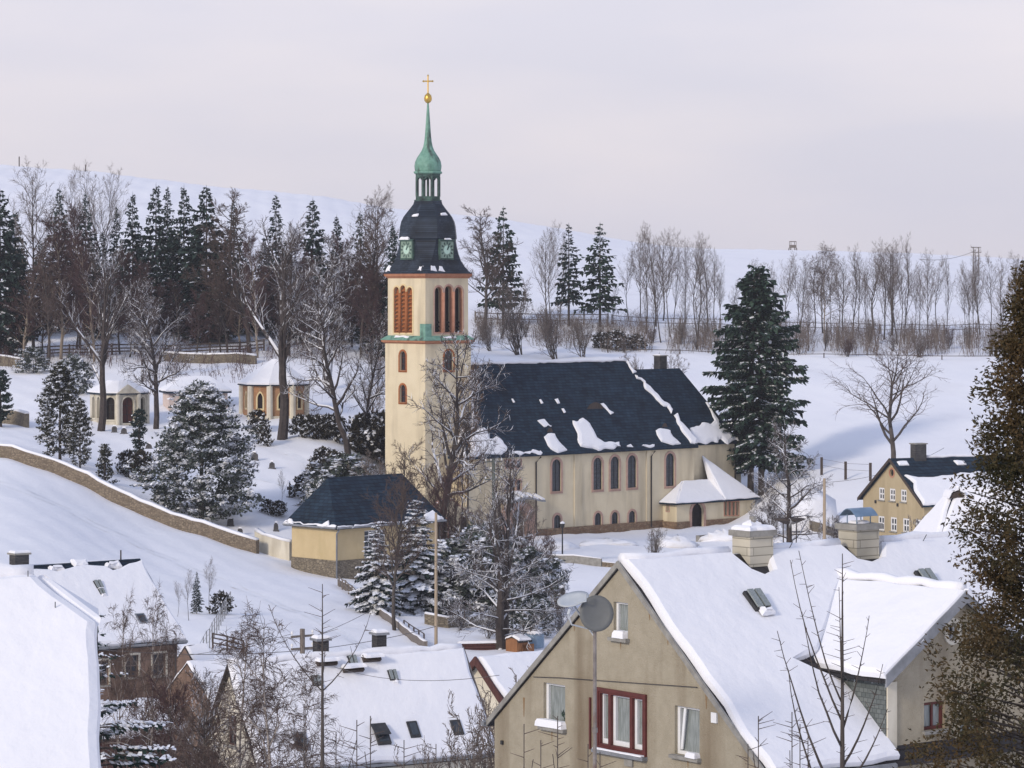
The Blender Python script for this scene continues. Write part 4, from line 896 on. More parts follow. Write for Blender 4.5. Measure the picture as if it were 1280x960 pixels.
    # chimneys
    for px, py, w, h, kind in ((941,693,.90,1.05,0),(1073.5,684,.92,1.05,1)):
        u, v = B.hit(px, py, (S[0], S[1], S[2], S[3])); c = P3(S,u,v); a, b, z = c.x, -c.y, c.z
        mb = MB(); mb.lbox(a-w/2,b-w*.42,z-.6,a+w/2,b+w*.42,z+.55); ch = mb.build('chimney', M['chimney_block'], o, label='pale block chimney heaped with snow' if not kind else 'pale block chimney under a curved metal hood')
        mb = MB(); mb.lbox(a-w/2-.08,b-w*.42-.08,z+.548,a+w/2+.08,b+w*.42+.08,z+.71); mb.build('chimney_cap', M['concrete'], ch)
        fr_ = (L(a,b,z+.71), V(1,0,0), V(0,1,0), UZ)
        if not kind:
            snow_patch(ch, fr_, rect(-w*.5,-w*.44,w*.5,w*.44), .13, .15, .05, 31); snow_patch(ch, fr_, rect(-.22,-.2,.22,.2), .30, .15, .05, 32)
            mb = MB(); mb.tube([L(a,b,z+.7), L(a,b,z+1.1)], [.11,.10], 8); mb.build('chimney_pot', M['concrete'], ch)
        else:
            mb = MB()
            for x in (-1,1):
                for y in (-1,1): mb.tube([L(a+x*.28,b+y*.2,z+.7), L(a+x*.28,b+y*.2,z+.98)], .018, 4)
            n = 8; ps = [(-.34+.68*i/n, .95+.22*math.sin(math.pi*i/n)) for i in range(n+1)]
            for i in range(n):
                (y0,z0),(y1,z1) = ps[i], ps[i+1]; mb.slab([L(a-.46,b-y0,z+z0), L(a+.46,b-y0,z+z0), L(a+.46,b-y1,z+z1), L(a-.46,b-y1,z+z1)][::1], V(0,0,-.02))
            mb.build('chimney_hood', M['blue_metal'], ch)
            snow_patch(ch, fr_, rect(-.3,-.25,.35,.25), .08, .15, .04, 33)
    for px, py in ((947,750),(1160,724)):
        u, v = B.hit(px, py, (S[0]+S[3]*.3, S[1], S[2], S[3])); hatch(rf, S, u, v, .58, .29, px)
    mb = MB(); a_, _ = B.hit(1050, 690, fS(0,.4))
    for px, py in ((983,692),(930,696),(1150,683),(1060,684)):
        u, v = B.hit(px, py, S); mb.tube([P3(S,u,v,.1), P3(S,u,v,.42)+V(0,0,.05)], .012, 4)
    mb.build('snow_guard', M['iron'], rf)
    return B
HB = foreground_house()

def house_by_lane():       # bottom centre: wide snow roof with skylights
    P = at(578, 811, 140); B = Bld('house', 'long snow roofed house with a row of skylights and two dark chimneys', 'house', P+V(0,0,-9.5), 60); o = B.o
    zr, ze, hw, La = 9.5, 5.2, 3.2, 11.6; fS_ = fS(0, hw-.3)
    mb = MB(); fg = fW(-La+.25, 0); gh = [sh_rect(-.45,6.0,.45,7.3), sh_rect(-2.2,2.8,-1.3,4.2), sh_rect(.9,2.8,1.8,4.2)]
    wall(mb, fg, gable_outline(-hw+.3,hw-.3,-1,ze+.25,ze+.25,0,zr-.12), [h(0) for h in gh], .18); wall(mb, fE(-.25,0), gable_outline(-hw+.3,hw-.3,-1,ze+.25,ze+.25,0,zr-.12))
    wall(mb, fS(-La+.25,hw-.3), rect(0,-1,La-.5,ze+.3)); wall(mb, fN(-.25,-hw+.3), rect(0,-1,La-.5,ze+.3)); mb.build('house_wall', M['plaster_pale'], o)
    for h in gh: window(o, fg, h, .16, 'glass', 'wood_red', .07, None, (1,1), 'concrete')
    mb, fr = gable_roof(-La, 0, -hw, hw, ze, ze, 0, zr, .16); rf = mb.build('roof', M['slate_brown'], o); S = fr['S']; ln = math.hypot(hw, zr-ze)
    snow_patch(rf, S, rect(.02,.03,La-.02,ln-.02), .24, .4, .03, 1, inset=.2); snow_patch(rf, fr['N'], rect(.02,.03,La-.02,ln-.02), .24, .5, .03, 2, inset=.2)
    ridge_snow(rf, L(-La+.1,0,zr+.08), L(-.1,0,zr+.08), .2, 3, .5)
    mb = MB(); mb.slab([L(.0,-hw,ze+.1), L(.0,0,zr+.1), L(.08,0,zr+.1), L(.08,-hw,ze+.1)], V(0,0,-.22)); mb.slab([L(.0,0,zr+.1), L(.0,hw,ze+.1), L(.08,hw,ze+.1), L(.08,0,zr+.1)], V(0,0,-.22)); mb.build('verge_board', M['wood_grey'], rf)
    Sn = (S[0]+S[3]*.25, S[1], S[2], S[3])
    for px, py, w, h, m in ((376,927,.62,.85,'zinc'),(517,912,.5,.80,'iron'),(571,909.5,.5,.74,'iron')):
        u, v = B.hit(px, py, Sn); skylight(rf, S, u, v, w, h, .24, m)
    u, v = B.hit(477, 919, Sn); sk = skylight(rf, S, u, v, .62, .95, .30, 'iron', label='skylight standing open under its tilted lid')
    mb = MB(); mb.slab([P3(S,u-.45,v-.15,.62), P3(S,u+.28,v-.15,.62), P3(S,u+.28,v+.52,.40), P3(S,u-.45,v+.52,.40)], S[3]*-.05); mb.build('lid', M['iron'], sk)
    for px, py in ((395,851),(441,826),(491,844)):
        u, v = B.hit(px, py, Sn); hatch(rf, S, u, v, .42, .23, px)
    for px, py, w in ((408,830,.95),(441,838,.98),(464,825,.85)):     # snow laden roof boards by the chimneys
        u, v = B.hit(px, py, Sn); mb = MB(); mb.fbox(S, u-w/2, v-.1, u+w/2, v+.2, .1, .42); b_ = mb.build('roof_step', M['wood_dark'], rf)
        f = (P3(S,u,v+.06,.42), S[1], V(0,1,0), UZ); snow_patch(b_, f, rect(-w*.56,-.32,w*.56,.25), .16, .2, .03, px, inset=.1)
    for px, w, h in ((401,.55,.75),(474,.48,.85)):
        a, _ = B.hit(px, 820, fS(0,-.25)); chimney(o, a, -.25, zr-.5, w, .5, .5+h, 'chimney_brick', 'zinc', True, seed=px)
    mb = MB(); mb.tube([L(-La,hw+.06,ze-.04), L(0,hw+.06,ze-.04)], .07, 6); mb.build('gutter', M['zinc'], rf)
house_by_lane()

def house_red_verge():
    P = at(595, 823, 150); B = Bld('house', 'small house with a red brown verge squeezed behind the tan gable', 'house', P+V(0,0,-8.5), 50); o = B.o; zr, ze, hw, La = 8.5, 4.9, 4.0, 9
    mb = MB(); wall(mb, fW(.3,0), gable_outline(-hw+.3,hw-.3,-1,ze+.3,ze+.3,0,zr-.12)); wall(mb, fE(La-.3,0), gable_outline(-hw+.3,hw-.3,-1,ze+.3,ze+.3,0,zr-.12)); wall(mb, fS(.3,hw-.3), rect(0,-1,La-.6,ze+.3)); wall(mb, fN(La-.3,-hw+.3), rect(0,-1,La-.6,ze+.3))
    mb.build('house_wall', M['plaster_pale'], o)
    mb, fr = gable_roof(0, La, -hw, hw, ze, ze, 0, zr, .14); rf = mb.build('roof', M['slate_brown'], o); ln = math.hypot(hw, zr-ze)
    for k in 'SN': snow_patch(rf, fr[k], rect(.1,.03,La-.02,ln-.02), .22, .4, .03, 1, inset=.16)
    mb = MB()
    for b0, z0, b1, z1 in ((-hw-.02,ze,0,zr),(0,zr,hw+.02,ze)): mb.slab([L(-.1,b0,z0+.1), L(.02,b0,z0+.1), L(.02,b1,z1+.1), L(-.1,b1,z1+.1)][::-1], V(0,0,-.42))
    mb.build('verge_board', M['wood_red'], rf)
    f = fW(.3,0); window(o, (f[0]+f[3]*.12,f[1],f[2],f[3]), sh_rect(-.35,5.6,.35,6.6), .1, 'glass', 'white', .06)
house_red_verge()

def brown_house():
    P = at(175, 698, 185); B = Bld('house', 'brown walled house with a dark strip of bare slate along its ridge', 'house', P+V(0,0,-11.5), 52); o = B.o; zr, ze, hw, La = 11.5, 7.1, 5.2, 15
    fs = fS(-La, hw-.4); mb = MB(); hs = []
    for px, y0, y1 in ((165,819,846),(199,817,844)): 
        u, v0 = B.hit(px, y1, fs); _, v1 = B.hit(px, y0, fs); hs += [sh_rect(u-.42, v0, u+.42, v1)]
    hs += [(lambda q: sh_rect(q-.42, 1.5, q+.42, 2.9))(B.hit(165,832,fs)[0]), sh_rect(9.2,4.9,10.,6.3), sh_rect(7.0,4.9,7.8,6.3)]
    wall(mb, fs, rect(0,-1,La-.4,ze+.3), [h(0) for h in hs], .2); go = gable_outline(-hw+.4,hw-.4,-1,ze+.3,ze+.3,0,zr-.1); wall(mb, fE(-.4,0), go); wall(mb, fW(-La,0), go); wall(mb, fN(-.4,-hw+.4), rect(0,-1,La-.4,ze+.3))
    mb.build('house_wall', M['plaster_brown'], o)
    for h in hs: window(o, fs, h, .18, 'glass', 'wood_grey', .07, (.13,'plaster_pale',.03), (1,1), 'concrete')
    mb, fr = gable_roof(-La, 0, -hw, hw, ze, ze, 0, zr, .18); rf = mb.build('roof', M['slate'], o); S = fr['S']; ln = math.hypot(hw, zr-ze)
    top = B.hits([(176,701),(160,706),(148,712),(140,714),(131,709),(118,708),(108,707.5),(92,709),(78,714),(70,716),(60,713),(45,713),(20,714.5),(-30,718)], S)
    poly = [(.02,.03),(La-.03,.03),(La-.03,top[0][1])]+[(u, min(v, ln-.25)) for u, v in top if 0.05 < u < La-.1]+[(.02,ln-.9)]
    snow_patch(rf, S, poly, .24, .4, .03, 3, inset=.2); snow_patch(rf, fr['N'], rect(.1,.1,La-.1,ln-.1), .22, .6, .03, 4)
    for px, py, t in ((70,711,.3),(140,706,.3),(101,704,.2)):
        u, v = B.hit(px, py, S); snow_patch(rf, S, rect(u-.5,v-.3,u+.45,v+.2), t, .2, .05, px)
    Sn = (S[0]+S[3]*.22, S[1], S[2], S[3])
    for px, py, w in ((123,731,.5),(127,740,.35)): u, v = B.hit(px, py, Sn); hatch(rf, S, u, v, w, .22, px)
    u, v = B.hit(177, 773.5, Sn); skylight(rf, S, u, v, .62, .8, .22, 'zinc')
    a, _ = B.hit(24, 700, fS(0,-.2)); chimney(o, a, -.2, zr-.5, .9, .7, 1.15, 'chimney_brick', 'concrete', True, seed=4)
    a, _ = B.hit(151, 690, fS(0,-.1)); pipe(o, [L(a,-.1,zr-.1), L(a,-.1,zr+.55)], .05, 'pipe', 'vent_pipe')
    mb = MB(); mb.tube([L(-La,hw+.07,ze-.05), L(0,hw+.07,ze-.05)], .08, 6); mb.build('gutter', M['zinc'], rf); pipe(o, [L(-.6,hw-.28,ze), L(-.6,hw-.28,-1)], .06)
brown_house()

def near_roof():
    P = at(122, 783, 72); B = Bld('house', 'near house seen as a big white snow roof with clipped gable end', 'house', P+V(0,0,-10.5), 81); o = B.o
    s0 = 1.05; ze = 10.5-4.6; zt = 11.54; La = 12.; hw = 5.6      # local origin: lower end of the clipped corner, b = 0 there; ridge at b = -s0
    bR = -s0; dz = zt-10.5; k = 1.45; mb = MB(); go = [(bR-hw+.3,-1),(bR+hw-.3,-1),(bR+hw-.3,zt-hw*.99+.2),(0,10.4),(2*bR,10.4),(bR-hw+.3,zt-hw*.99+.2)]
    wall(mb, fE(-.35,0), [(-u,v) for u, v in reversed(go)]); wall(mb, fW(-La,0), go); wall(mb, fS(-La,bR+hw-.3), rect(0,-1,La-.35,zt-hw+.2)); wall(mb, fN(-.35,bR-hw+.3), rect(0,-1,La-.35,zt-hw+.2)); mb.build('house_wall', M['plaster_pale'], o)
    sl = dz/s0; eb = bR+hw; ez = zt-hw*sl
    mb = MB(); c1, c2 = L(0,0,10.5), L(0,2*bR,10.5); r1, r0 = L(-k,bR,zt), L(-La,bR,zt)
    SA = [L(-La,eb,ez), L(0,eb,ez), c1, r1, r0]; NA = [L(0,2*bR-eb,ez), L(-La,2*bR-eb,ez), r0, r1, c2]; dn = V(0,0,-.16)
    mb.slab(SA, dn); mb.slab(NA, dn); mb.slab([c1, c2, r1], dn); rf = mb.build('roof', M['slate_brown'], o)
    for pts, t, sd in ((SA,.30,1),(NA,.28,2)):
        f = fr3(pts[0], pts[1], pts[2]); snow_patch(rf, f, [((p-f[0]).dot(f[1]),(p-f[0]).dot(f[2])) for p in pts], t, .4, .02, sd, inset=.26)
    f = fr3(c1, c2, r1); snow_patch(rf, f, [((p-f[0]).dot(f[1]),(p-f[0]).dot(f[2])) for p in (c1,c2,r1)], .2, .25, .02, 3, inset=.12)
    ridge_snow(rf, r0+UZ*.12, r1+UZ*.10, .24, 4, .5)
    f = fr3(SA[0], SA[1], SA[2]); fn = (f[0]+f[3]*.3, f[1], f[2], f[3]); mb = MB()
    for px, py in ((69,761),(35,722)): u, v = B.hit(px, py, fn); mb.tube([P3(f,u,v,.2), P3(f,u,v,.36)+UZ*.12], .012, 4)
    mb.build('snow_guard', M['iron'], rf)
near_roof()

def shed(px, py, d, th, zr, ze, hw, La, label, m, name='shed', cat='shed', roof='slate_brown', ent=True, drop=None):
    P = at(px, py, d); g = min(ground(P.x, P.y), ground(P.x-3, P.y-2)); h = P.z-g+.3 if drop is None else drop
    B = Bld(name, label, cat, P+V(0,0,-h), th); o = B.o; zr_ = h; ze_ = h-(zr-ze); mb = MB(); go = gable_outline(-hw+.2,hw-.2,-1,ze_+.12,ze_+.12,0,zr_-.1)
    fs = fS(-La, hw-.2); dr = sh_rect(La*.35, -.4, La*.35+1.2, min(1.7, ze_-.3)) if ent else None
    wall(mb, fs, rect(0,-1,La-.2,ze_+.1), [dr(0)] if ent else [], .1); wall(mb, fE(-.2,0), go); wall(mb, fW(-La,0), go); wall(mb, fN(-.2,-hw+.2), rect(0,-1,La-.2,ze_+.1)); mb.build('shed_wall', M[m], o)
    if ent: mb = MB(); mb.face([P3(fs,*p,-.08) for p in dr(0)]); mb.build('door', M['wood_dark'], o)
    mb, fr = gable_roof(-La, 0, -hw, hw, ze_, ze_, 0, zr_, .12); rf = mb.build('roof', M[roof], o); ln = math.hypot(hw, zr_-ze_)
    for k in 'SN': snow_patch(rf, fr[k], rect(.03,.03,La-.03,ln-.02), .16, .3, .03, px, inset=.12)
    return B
shed(303, 822, 178, 52, 3.0, 1.0, 2.5, 3.7, 'low brown shed with a thin snow roof beside the brown house', 'plaster_brown')
shed(196, 873, 150, 52, 3.0, 1.6, 2.0, 6.5, 'dark red lean-to deep in the thicket below the brown house', 'wood_red')
shed(258, 806, 196, 52, 2.0, .9, 1.3, 1.6, 'little lean shed with a snowy roof tucked behind the brown shed', 'plaster_brown', ent=False)

def farmhouse():
    P = at(1112, 573, 300); B = Bld('house', 'mustard yellow farmhouse with white windows, slate roof half covered by snow', 'house', P+V(0,0,-8.6), 64); o = B.o; zr, ze, hw, La = 8.6, 4.45, 5.7, 19
    fg = fW(.4, 0); mb = MB(); up, lo_ = [], []
    for px in (1102, 1115.5, 1129.5): 
        i = (px-1102)/27.5; u, v0 = B.hit(px, 625+i*2.5, fg); _, v1 = B.hit(px, 609.5+i*2.5, fg); up.append(sh_rect(u-.5, v0, u+.5, v1))
    for px in (1101.5, 1117, 1132.5, 1148.5):
        i = (px-1101.5)/47; u, v0 = B.hit(px, 663+i*4, fg); _, v1 = B.hit(px, 645+i*4.5, fg); lo_.append(sh_rect(u-.55, v0, u+.55, v1))
    u, v = B.hit(1115, 591, fg); oc = sh_circ(u, v, .36)
    wall(mb, fg, gable_outline(-hw+.35,hw-.35,-1.5,ze+.2,ze+.2,0,zr-.12), [h(0) for h in up+lo_+[oc]], .2); wall(mb, fE(La-.4,0), gable_outline(-hw+.35,hw-.35,-1.5,ze+.2,ze+.2,0,zr-.12)); fs = fS(.4,hw-.35)
    sw = [sh_rect(k,1.2,k+1.1,2.9) for k in (2,5,8,11,14)]
    wall(mb, fs, rect(0,-1.5,La-.8,ze+.3), [h(0) for h in sw], .2); wall(mb, fN(La-.4,-hw+.35), rect(0,-1.5,La-.8,ze+.3)); mb.build('house_wall', M['plaster_mustard'], o)
    for h in up+lo_: window(o, fg, h, .12, 'glass', 'white', .16, None, (1,1), 'concrete')
    for h in sw: window(o, fs, h, .12, 'glass', 'white', .14, None, (1,1), 'concrete')
    window(o, fg, oc, .15, 'dark', None, .05, (.14,'sandstone',.05))
    mb, fr = gable_roof(0, La, -hw, hw, ze, ze, 0, zr, .2); rf = mb.build('roof', M['slate'], o); S = fr['S']; ln = math.hypot(hw, zr-ze)
    mb = MB()
    for b0, z0, b1, z1 in ((-hw,ze,0,zr),(0,zr,hw,ze)): mb.slab([L(-.07,b0,z0+.04), L(.0,b0,z0+.04), L(.0,b1,z1+.04), L(-.07,b1,z1+.04)][::-1], V(0,0,-.32))
    mb.build('verge_board', M['wood_dark'], rf)
    poly = [(.1,.03),(La-.05,.03),(La-.05,ln*.62),(La*.6,ln*.66),(La*.35,ln*.62),(La*.2,ln*.56),(1.6,ln*.58),(.3,ln*.62)]
    snow_patch(rf, S, poly, .25, .5, .10, 3); snow_patch(rf, S, rect(.5,ln*.84,1.6,ln*.92), .15, .3, .06, 4); snow_patch(rf, S, rect(7,ln*.8,8.2,ln*.9), .15, .3, .06, 5); snow_patch(rf, fr['N'], rect(.1,.1,La-.1,ln-.2), .25, .6, .05, 6)
    ridge_snow(rf, L(4.2,0,zr+.05), L(La,0,zr+.05), .14, 5); a, _ = B.hit(1148, 570, fS(0,0)); chimney(o, a, 0, zr-.6, 1.25, .9, 1.9, 'chimney_brick', 'concrete', False)
    for px, py in ((1095,627),(1122.5,631)): u, v = B.hit(px, py, fg); mb = MB(); mb.fbox(fg,u-.1,v-.15,u+.1,v+.15,.003,.12); mb.build('wall_lamp', M['iron'], o)
farmhouse()

def right_roof_house():
    P = at(1194, 608, 170); B = Bld('house', 'steep snow roofed house with a tiny dark dormer between farmhouse and cypress', 'house', P+V(0,0,-9.5), 80); o = B.o
    zr, ze, hw, La, kl = 9.5, 4.6, 4.0, 12., 2.9
    hs = [sh_rect(k, y, k+1.1, y+1.5) for k in (1.6,4.6,7.6,10) for y in (-.2,-3.4)]; fs = fS(-kl+.4,hw-.4); mb = MB(); wall(mb, fs, rect(0,-7,La,ze+.2), [h(0) for h in hs], .15); wall(mb, fW(-kl+.4,0), rect(-hw+.4,-7,hw-.4,ze+.2)); wall(mb, fN(La-kl+.4,-hw+.4), rect(0,-7,La,ze+.2)); wall(mb, fE(La-kl+.4,0), rect(-hw+.4,-7,hw-.4,ze+.2)); mb.build('house_wall', M['plaster_pale'], o)
    for h in hs: window(o, fs, h, .13, 'glass', 'white', .08, None, (1,1), 'concrete')
    mb, fr = hip_roof(-kl, La, -hw, hw, ze, zr, kl, kl); rf = mb.build('roof', M['slate'], o); w = La+kl
    for k, ww, hh, kk in (('S',w,math.hypot(hw,zr-ze),kl),('W',2*hw,math.hypot(kl,zr-ze),hw-.03)): snow_patch(rf, fr[k], [(.03,.03),(ww-.03,.03),(ww-kk,hh),(kk,hh)], .24, .4, .03, 2, inset=.18)
    u, v = B.hit(1193, 615, fr['S']); S = fr['S']; c = P3(S,max(u,kl-.3),min(v,5.6)); mb = MB()
    pr_ = [(-.42,0),(.42,0),(.28,.26),(0,.38),(-.28,.26)]; f0 = [c+V(x,-.32,z-.02) for x, z in pr_]; f1 = [c+V(x,.7,z-.02) for x, z in pr_]; mb.rings([f0, f1]); d_ = mb.build('dormer', M['wood_dark'], rf)
    mb2 = MB(); q = [(-.5,-.05),(-.33,.27),(0,.41),(.33,.27),(.5,-.05)]
    for i in range(4): mb2.slab([c+V(q[i][0],-.4,q[i][1]+.12), c+V(q[i+1][0],-.4,q[i+1][1]+.12), c+V(q[i+1][0],.8,q[i+1][1]+.12), c+V(q[i][0],.8,q[i][1]+.12)], V(0,0,-.11))
    mb2.build('snow_cover', M['snow'], d_)
right_roof_house()
# ------------------------------------------------------------------ walls, fences, poles, wires
def polyline(pts, step):
    P = [on(*p) for p in pts]; out = []
    for i in range(len(P)-1):
        n = max(1, int((P[i+1]-P[i]).length/step))
        for k in range(n): q = P[i].lerp(P[i+1], k/n); out.append(Vector((q.x, q.y, ground(q.x, q.y))))
    out.append(P[-1]); return out
def strip_wall(label, pts, h, th, m, snow=.22, step=1.2, sink=.6, jit=.06, cat='wall', name='stone_wall', seed=0):
    rng = random.Random(seed); Q = polyline(pts, step); c = Q[len(Q)//2]; t = thing(name, label, cat, c); t['kind'] = 'thing'; n = len(Q)
    secs, ss = [], []
    for i, q in enumerate(Q):
        d = (Q[min(i+1,n-1)]-Q[max(i-1,0)]); d.z = 0; d.normalize(); s = V(d.y,-d.x,0)*(th/2); q = q-c; top = UZ*(h+rng.uniform(-jit,jit)); dn = UZ*-sink
        secs.append([q-s+dn, q+s+dn, q+s+top, q-s+top])
        k = s*1.08; u = UZ*(snow*rng.uniform(.7,1.25)); ss.append([q-k+top, q+k+top, q+k*.7+top+u, q-k*.7+top+u])
    mb = MB(); mb.rings(secs); mb.build('masonry', M[m], t)
    if snow: mb = MB(); mb.rings(ss); mb.build('snow_cover', M['snow'], t, smooth=True)
    return t
strip_wall('long old rubble stone wall capped with snow, curving down the field to the chapel', [(-120,312),(0,301),(34,299),(70,298),(112,296),(190,291.5),(255,288.5),(322,286)], 1.25, .6, 'rubble', seed=1)
strip_wall('pale plastered wall stub between the rubble wall and the chapel', [(321,289),(340,287),(364,285.5)], 1.7, .5, 'plaster_pale', seed=2, jit=.01)
strip_wall('short grey retaining wall on the slope at the left edge', [(-30,350),(0,347),(34,344)], 1.5, .6, 'ashlar', seed=3)
strip_wall('low dark wall with a snow cap under the tall conifers at the left edge', [(-40,398),(0,395),(28,393)], 1.2, .5, 'ashlar', seed=4)
strip_wall('low snow topped terrace wall beneath the spruces', [(205,398),(260,396),(320,394)], 1.1, .5, 'ashlar', seed=41)
strip_wall('low grey wall in the snow in front of the church plinth', [(655,303),(700,301),(752,300)], .75, .4, 'concrete', .12, seed=5, jit=.02)
strip_wall('thin dark wall running on from the low grey wall towards the porch', [(753,300),(800,299),(855,300),(905,303)], .42, .3, 'rubble', .06, seed=6, jit=.05)
strip_wall('stone wall stepping down between the snowy yard tree and the church', [(945,318),(975,308),(1000,298),(1030,290)], .8, .4, 'ashlar', .2, seed=7)
strip_wall('dark stone wall edging the bank left of the mustard farmhouse', [(1008,322),(1040,312),(1072,305)], .9, .4, 'ashlar', .2, seed=8)
strip_wall('low stone kerb wall going downhill from the chapel corner along the lane', [(424,274),(450,262),(480,249),(508,239),(532,231)], .6, .3, 'wood_grey', .05, seed=9, jit=.03)
strip_wall('low curving garden wall under the snowy spruces', [(532,247),(560,246),(590,249),(628,255)], .8, .35, 'ashlar', .16, seed=10, jit=.02)
def fence(label, pts, h, gap, rails, m, name='fence', post=.06, snow=False, boards=False, group=None):
    Q = polyline(pts, gap); c = Q[0].copy(); t = thing(name, label, 'fence', c, 0, group); pp = None
    for q in Q:
        if pp is None:
            mb = MB(); mb.box(-post,-post,-.5,post,post,h); pp = mb.build('post', M[m], t); pp.location = q-c
        else: p = pp.copy(); COL.objects.link(p); p.parent = t; p.location = q-c
    for z, r in rails:
        mb = MB(); mb.tube([q-c+UZ*z for q in Q], r, 4); mb.build('rail', M[m], t)
    return t
fence('weathered fence along the top of the brushy bank right of the tower', [(594,462),(650,463),(700,464),(760,466)], 1.7, 3.2, ((.7,.07),(1.5,.07)), 'wood_grey', post=.10)
fence('thin post fence along the top of the bank behind the tall bare trees', [(765,467),(850,469),(900,470),(1000,472),(1100,473),(1260,475)], 1.5, 4.0, ((.6,.05),(1.3,.05)), 'wood_dark', post=.09)
fence('dark pasture fence at the foot of the brushy bank', [(760,444),(850,443),(960,442),(1100,441),(1255,440)], .7, 6.5, ((.55,.05),), 'wood_dark', post=.07)
fence('dark timber fence beneath the spruces at the upper left', [(-30,402),(60,402),(140,403),(225,404),(300,404),(330,405)], 1.5, 2.6, ((.45,.10),(.85,.10),(1.3,.10)), 'wood_dark', post=.10)
fence('wire fence on dark posts climbing the snowy slope behind the yard tree', [(1027,352),(1057,347),(1088,343)], 2.0, 6.8, ((1.1,.015),(1.8,.015)), 'wood_dark', post=.14)
fence('garden mesh fence slanting through the snow beside the brown house', [(288,245),(281,237),(271,229),(262,222),(242,212)], 1.4, 2.0, ((.5,.014),(1.0,.014),(1.38,.018)), 'zinc', post=.04)
fence('small wooden rail fence in the garden of the brown shed', [(266,222),(284,221),(304,220)], 1.1, 1.9, ((.4,.05),(.75,.05),(1.05,.05)), 'wood_dark', post=.06)
fence('broken plank railing on the lane side by the chapel steps', [(424,272),(440,264),(458,256)], .9, 2.0, ((.45,.05),(.85,.05)), 'wood_grey', post=.06)
fence('low railing with a slack chain beside the snowy garden wall', [(505,241),(530,233)], .9, 1.9, ((.5,.04),(.9,.04)), 'wood_dark', post=.06)

def pole(label, px, d, py_top, r, m, arms=(), name='utility_pole', cat='utility pole', sw=.9, n_in=2, group=None):
    b = on(px, d, -.6); top = (HZ-py_top)/F*d; h = top-b.z; t = thing(name, label, cat, b, .6, group); mb = MB(); mb.tube([V(0,0,0), V(0,0,h)], [r, r*.75], 8); mb.build('pole', M[m], t)
    for dz in arms:
        mb = MB(); mb.box(-sw,-.05,h-dz-.05,sw,.05,h-dz+.05); a = mb.build('crossarm', M[m], t)
        for k in range(n_in*2):
            x = -sw*.92+k*(sw*1.84)/(n_in*2-1); mb = MB(); mb.lathe([(.03,h-dz),(.03,h-dz+.14),(.075,h-dz+.15),(.06,h-dz+.25),(.02,h-dz+.28)], 6, c=(x,0)); mb.build('insulator', M['white' if m != 'wood_dark' else 'iron'], a)
    return t, Vector((b.x, b.y, top))
pole('pale wooden pole standing alone between the snowy spruces and the lane', 545, 232, 641, .13, 'wood_pole')
pole('dark utility pole with side brackets rising behind the long snow roof', 378, 150, 786, .16, 'wood_grey', (.35,.95,1.6), sw=.62, n_in=1)
pole('tall green grey electricity pole with several crossarms in front of the church wall', 617, 300, 573, .20, 'pole_green', (.3,1.1,2.0), sw=1.0)
pole('bare wooden post behind the two chimneys of the tan house', 1030.5, 292, 598, .17, 'wood_pole', name='wooden_post', cat='post')
# lattice mast and pole on the far skyline
def mast(px, d, top, label):
    b = on(px, d, -1); h = (HZ-top)/F*d-b.z; t = thing('power_mast', label, 'mast', b, .5); mb = MB()
    for s in (-1,1): mb.tube([V(s*.75,0,0), V(s*.65,0,h)], .09, 4)
    for i in range(9): mb.tube([V(-.72,0,h*i/9), V(.7,0,h*(i+1)/9)], .035, 3)
    mb.build('mast_frame', M['wood_grey'], t); mb = MB(); mb.box(-1.25,-.08,h-1.1,1.25,.08,h-.95); mb.box(-1.25,-.08,h-.1,1.25,.08,h+.05); mb.build('crossarm', M['wood_grey'], t)
mast(1220, 640, 309, 'slim twin legged power mast on the pale hill at the right')
def skyhut(px, d, label, w=1.6, z=3.4):
    b = on(px, d, -.5); t = thing('hunting_stand', label, 'hunting stand', b, .2); mb = MB()
    for x in (-.7,.7):
        for y in (-.7,.7): mb.tube([V(x*1.2,y*1.2,0), V(x,y,z)], .12, 4)
    mb.build('leg', M['wood_dark'], t); mb = MB(); mb.box(-w/2,-w/2,z,w/2,w/2,z+.7); mb.box(-w/2,-w/2,z+1.4,w/2,w/2,z+1.6)
    for x in (-1,1):
        for y in (-1,1): mb.box(x*w/2-.1*(x>0),y*w/2-.1*(y>0),z+.7,x*w/2+.1*(x<0),y*w/2+.1*(y<0),z+1.4)
    mb.build('cabin', M['wood_grey'], t)
skyhut(991, 750, 'tiny raised hunting stand on the crest of the far snowfield', 1.4, 1.1)
for px, d, h, l in ((24,755,2.9,'thin lone post on the far crest at the left edge'),(107,755,2.1,'short stake on the far snowy crest above the spruces')):
    b = on(px, d, -.5); t = thing('post', l, 'post', b); mb = MB(); mb.tube([V(0,0,0), V(0,0,h)], .14, 5); mb.build('stake', M['wood_dark'], t)
def wire(label, p, q, sag, r=.016, n=14):
    t = thing('overhead_wire', label, 'wire', p); mb = MB(); mb.tube([(q-p)*(i/n)-UZ*sag*4*(i/n)*(1-i/n) for i in range(n+1)], r, 4); mb.build('cable', M['pipe'], t)
wire('long dark overhead wire crossing the snowy lane above the long roof', at(100,810,160), at(545,783,225), 1.0, .022)
wire('slanting wire from the dark utility pole up towards the lane', at(388,797,150), at(545,701,232), .6, .014)
wire('faint wire running left from the dark utility pole', at(366,792,150), at(60,826,150), .5, .012)
wire('fine cable sagging over the long snow roof to the tan gable', at(408,830,139.5), at(624,844,91), .4, .010)
wire('pair of faint hill wires by the power mast', at(1220,313,640), at(1150,324,600), .8, .05)
wire('wire strung past the chimneys of the tan house to the bare post', at(1030,603,292), at(1180,560,340), .8, .02)

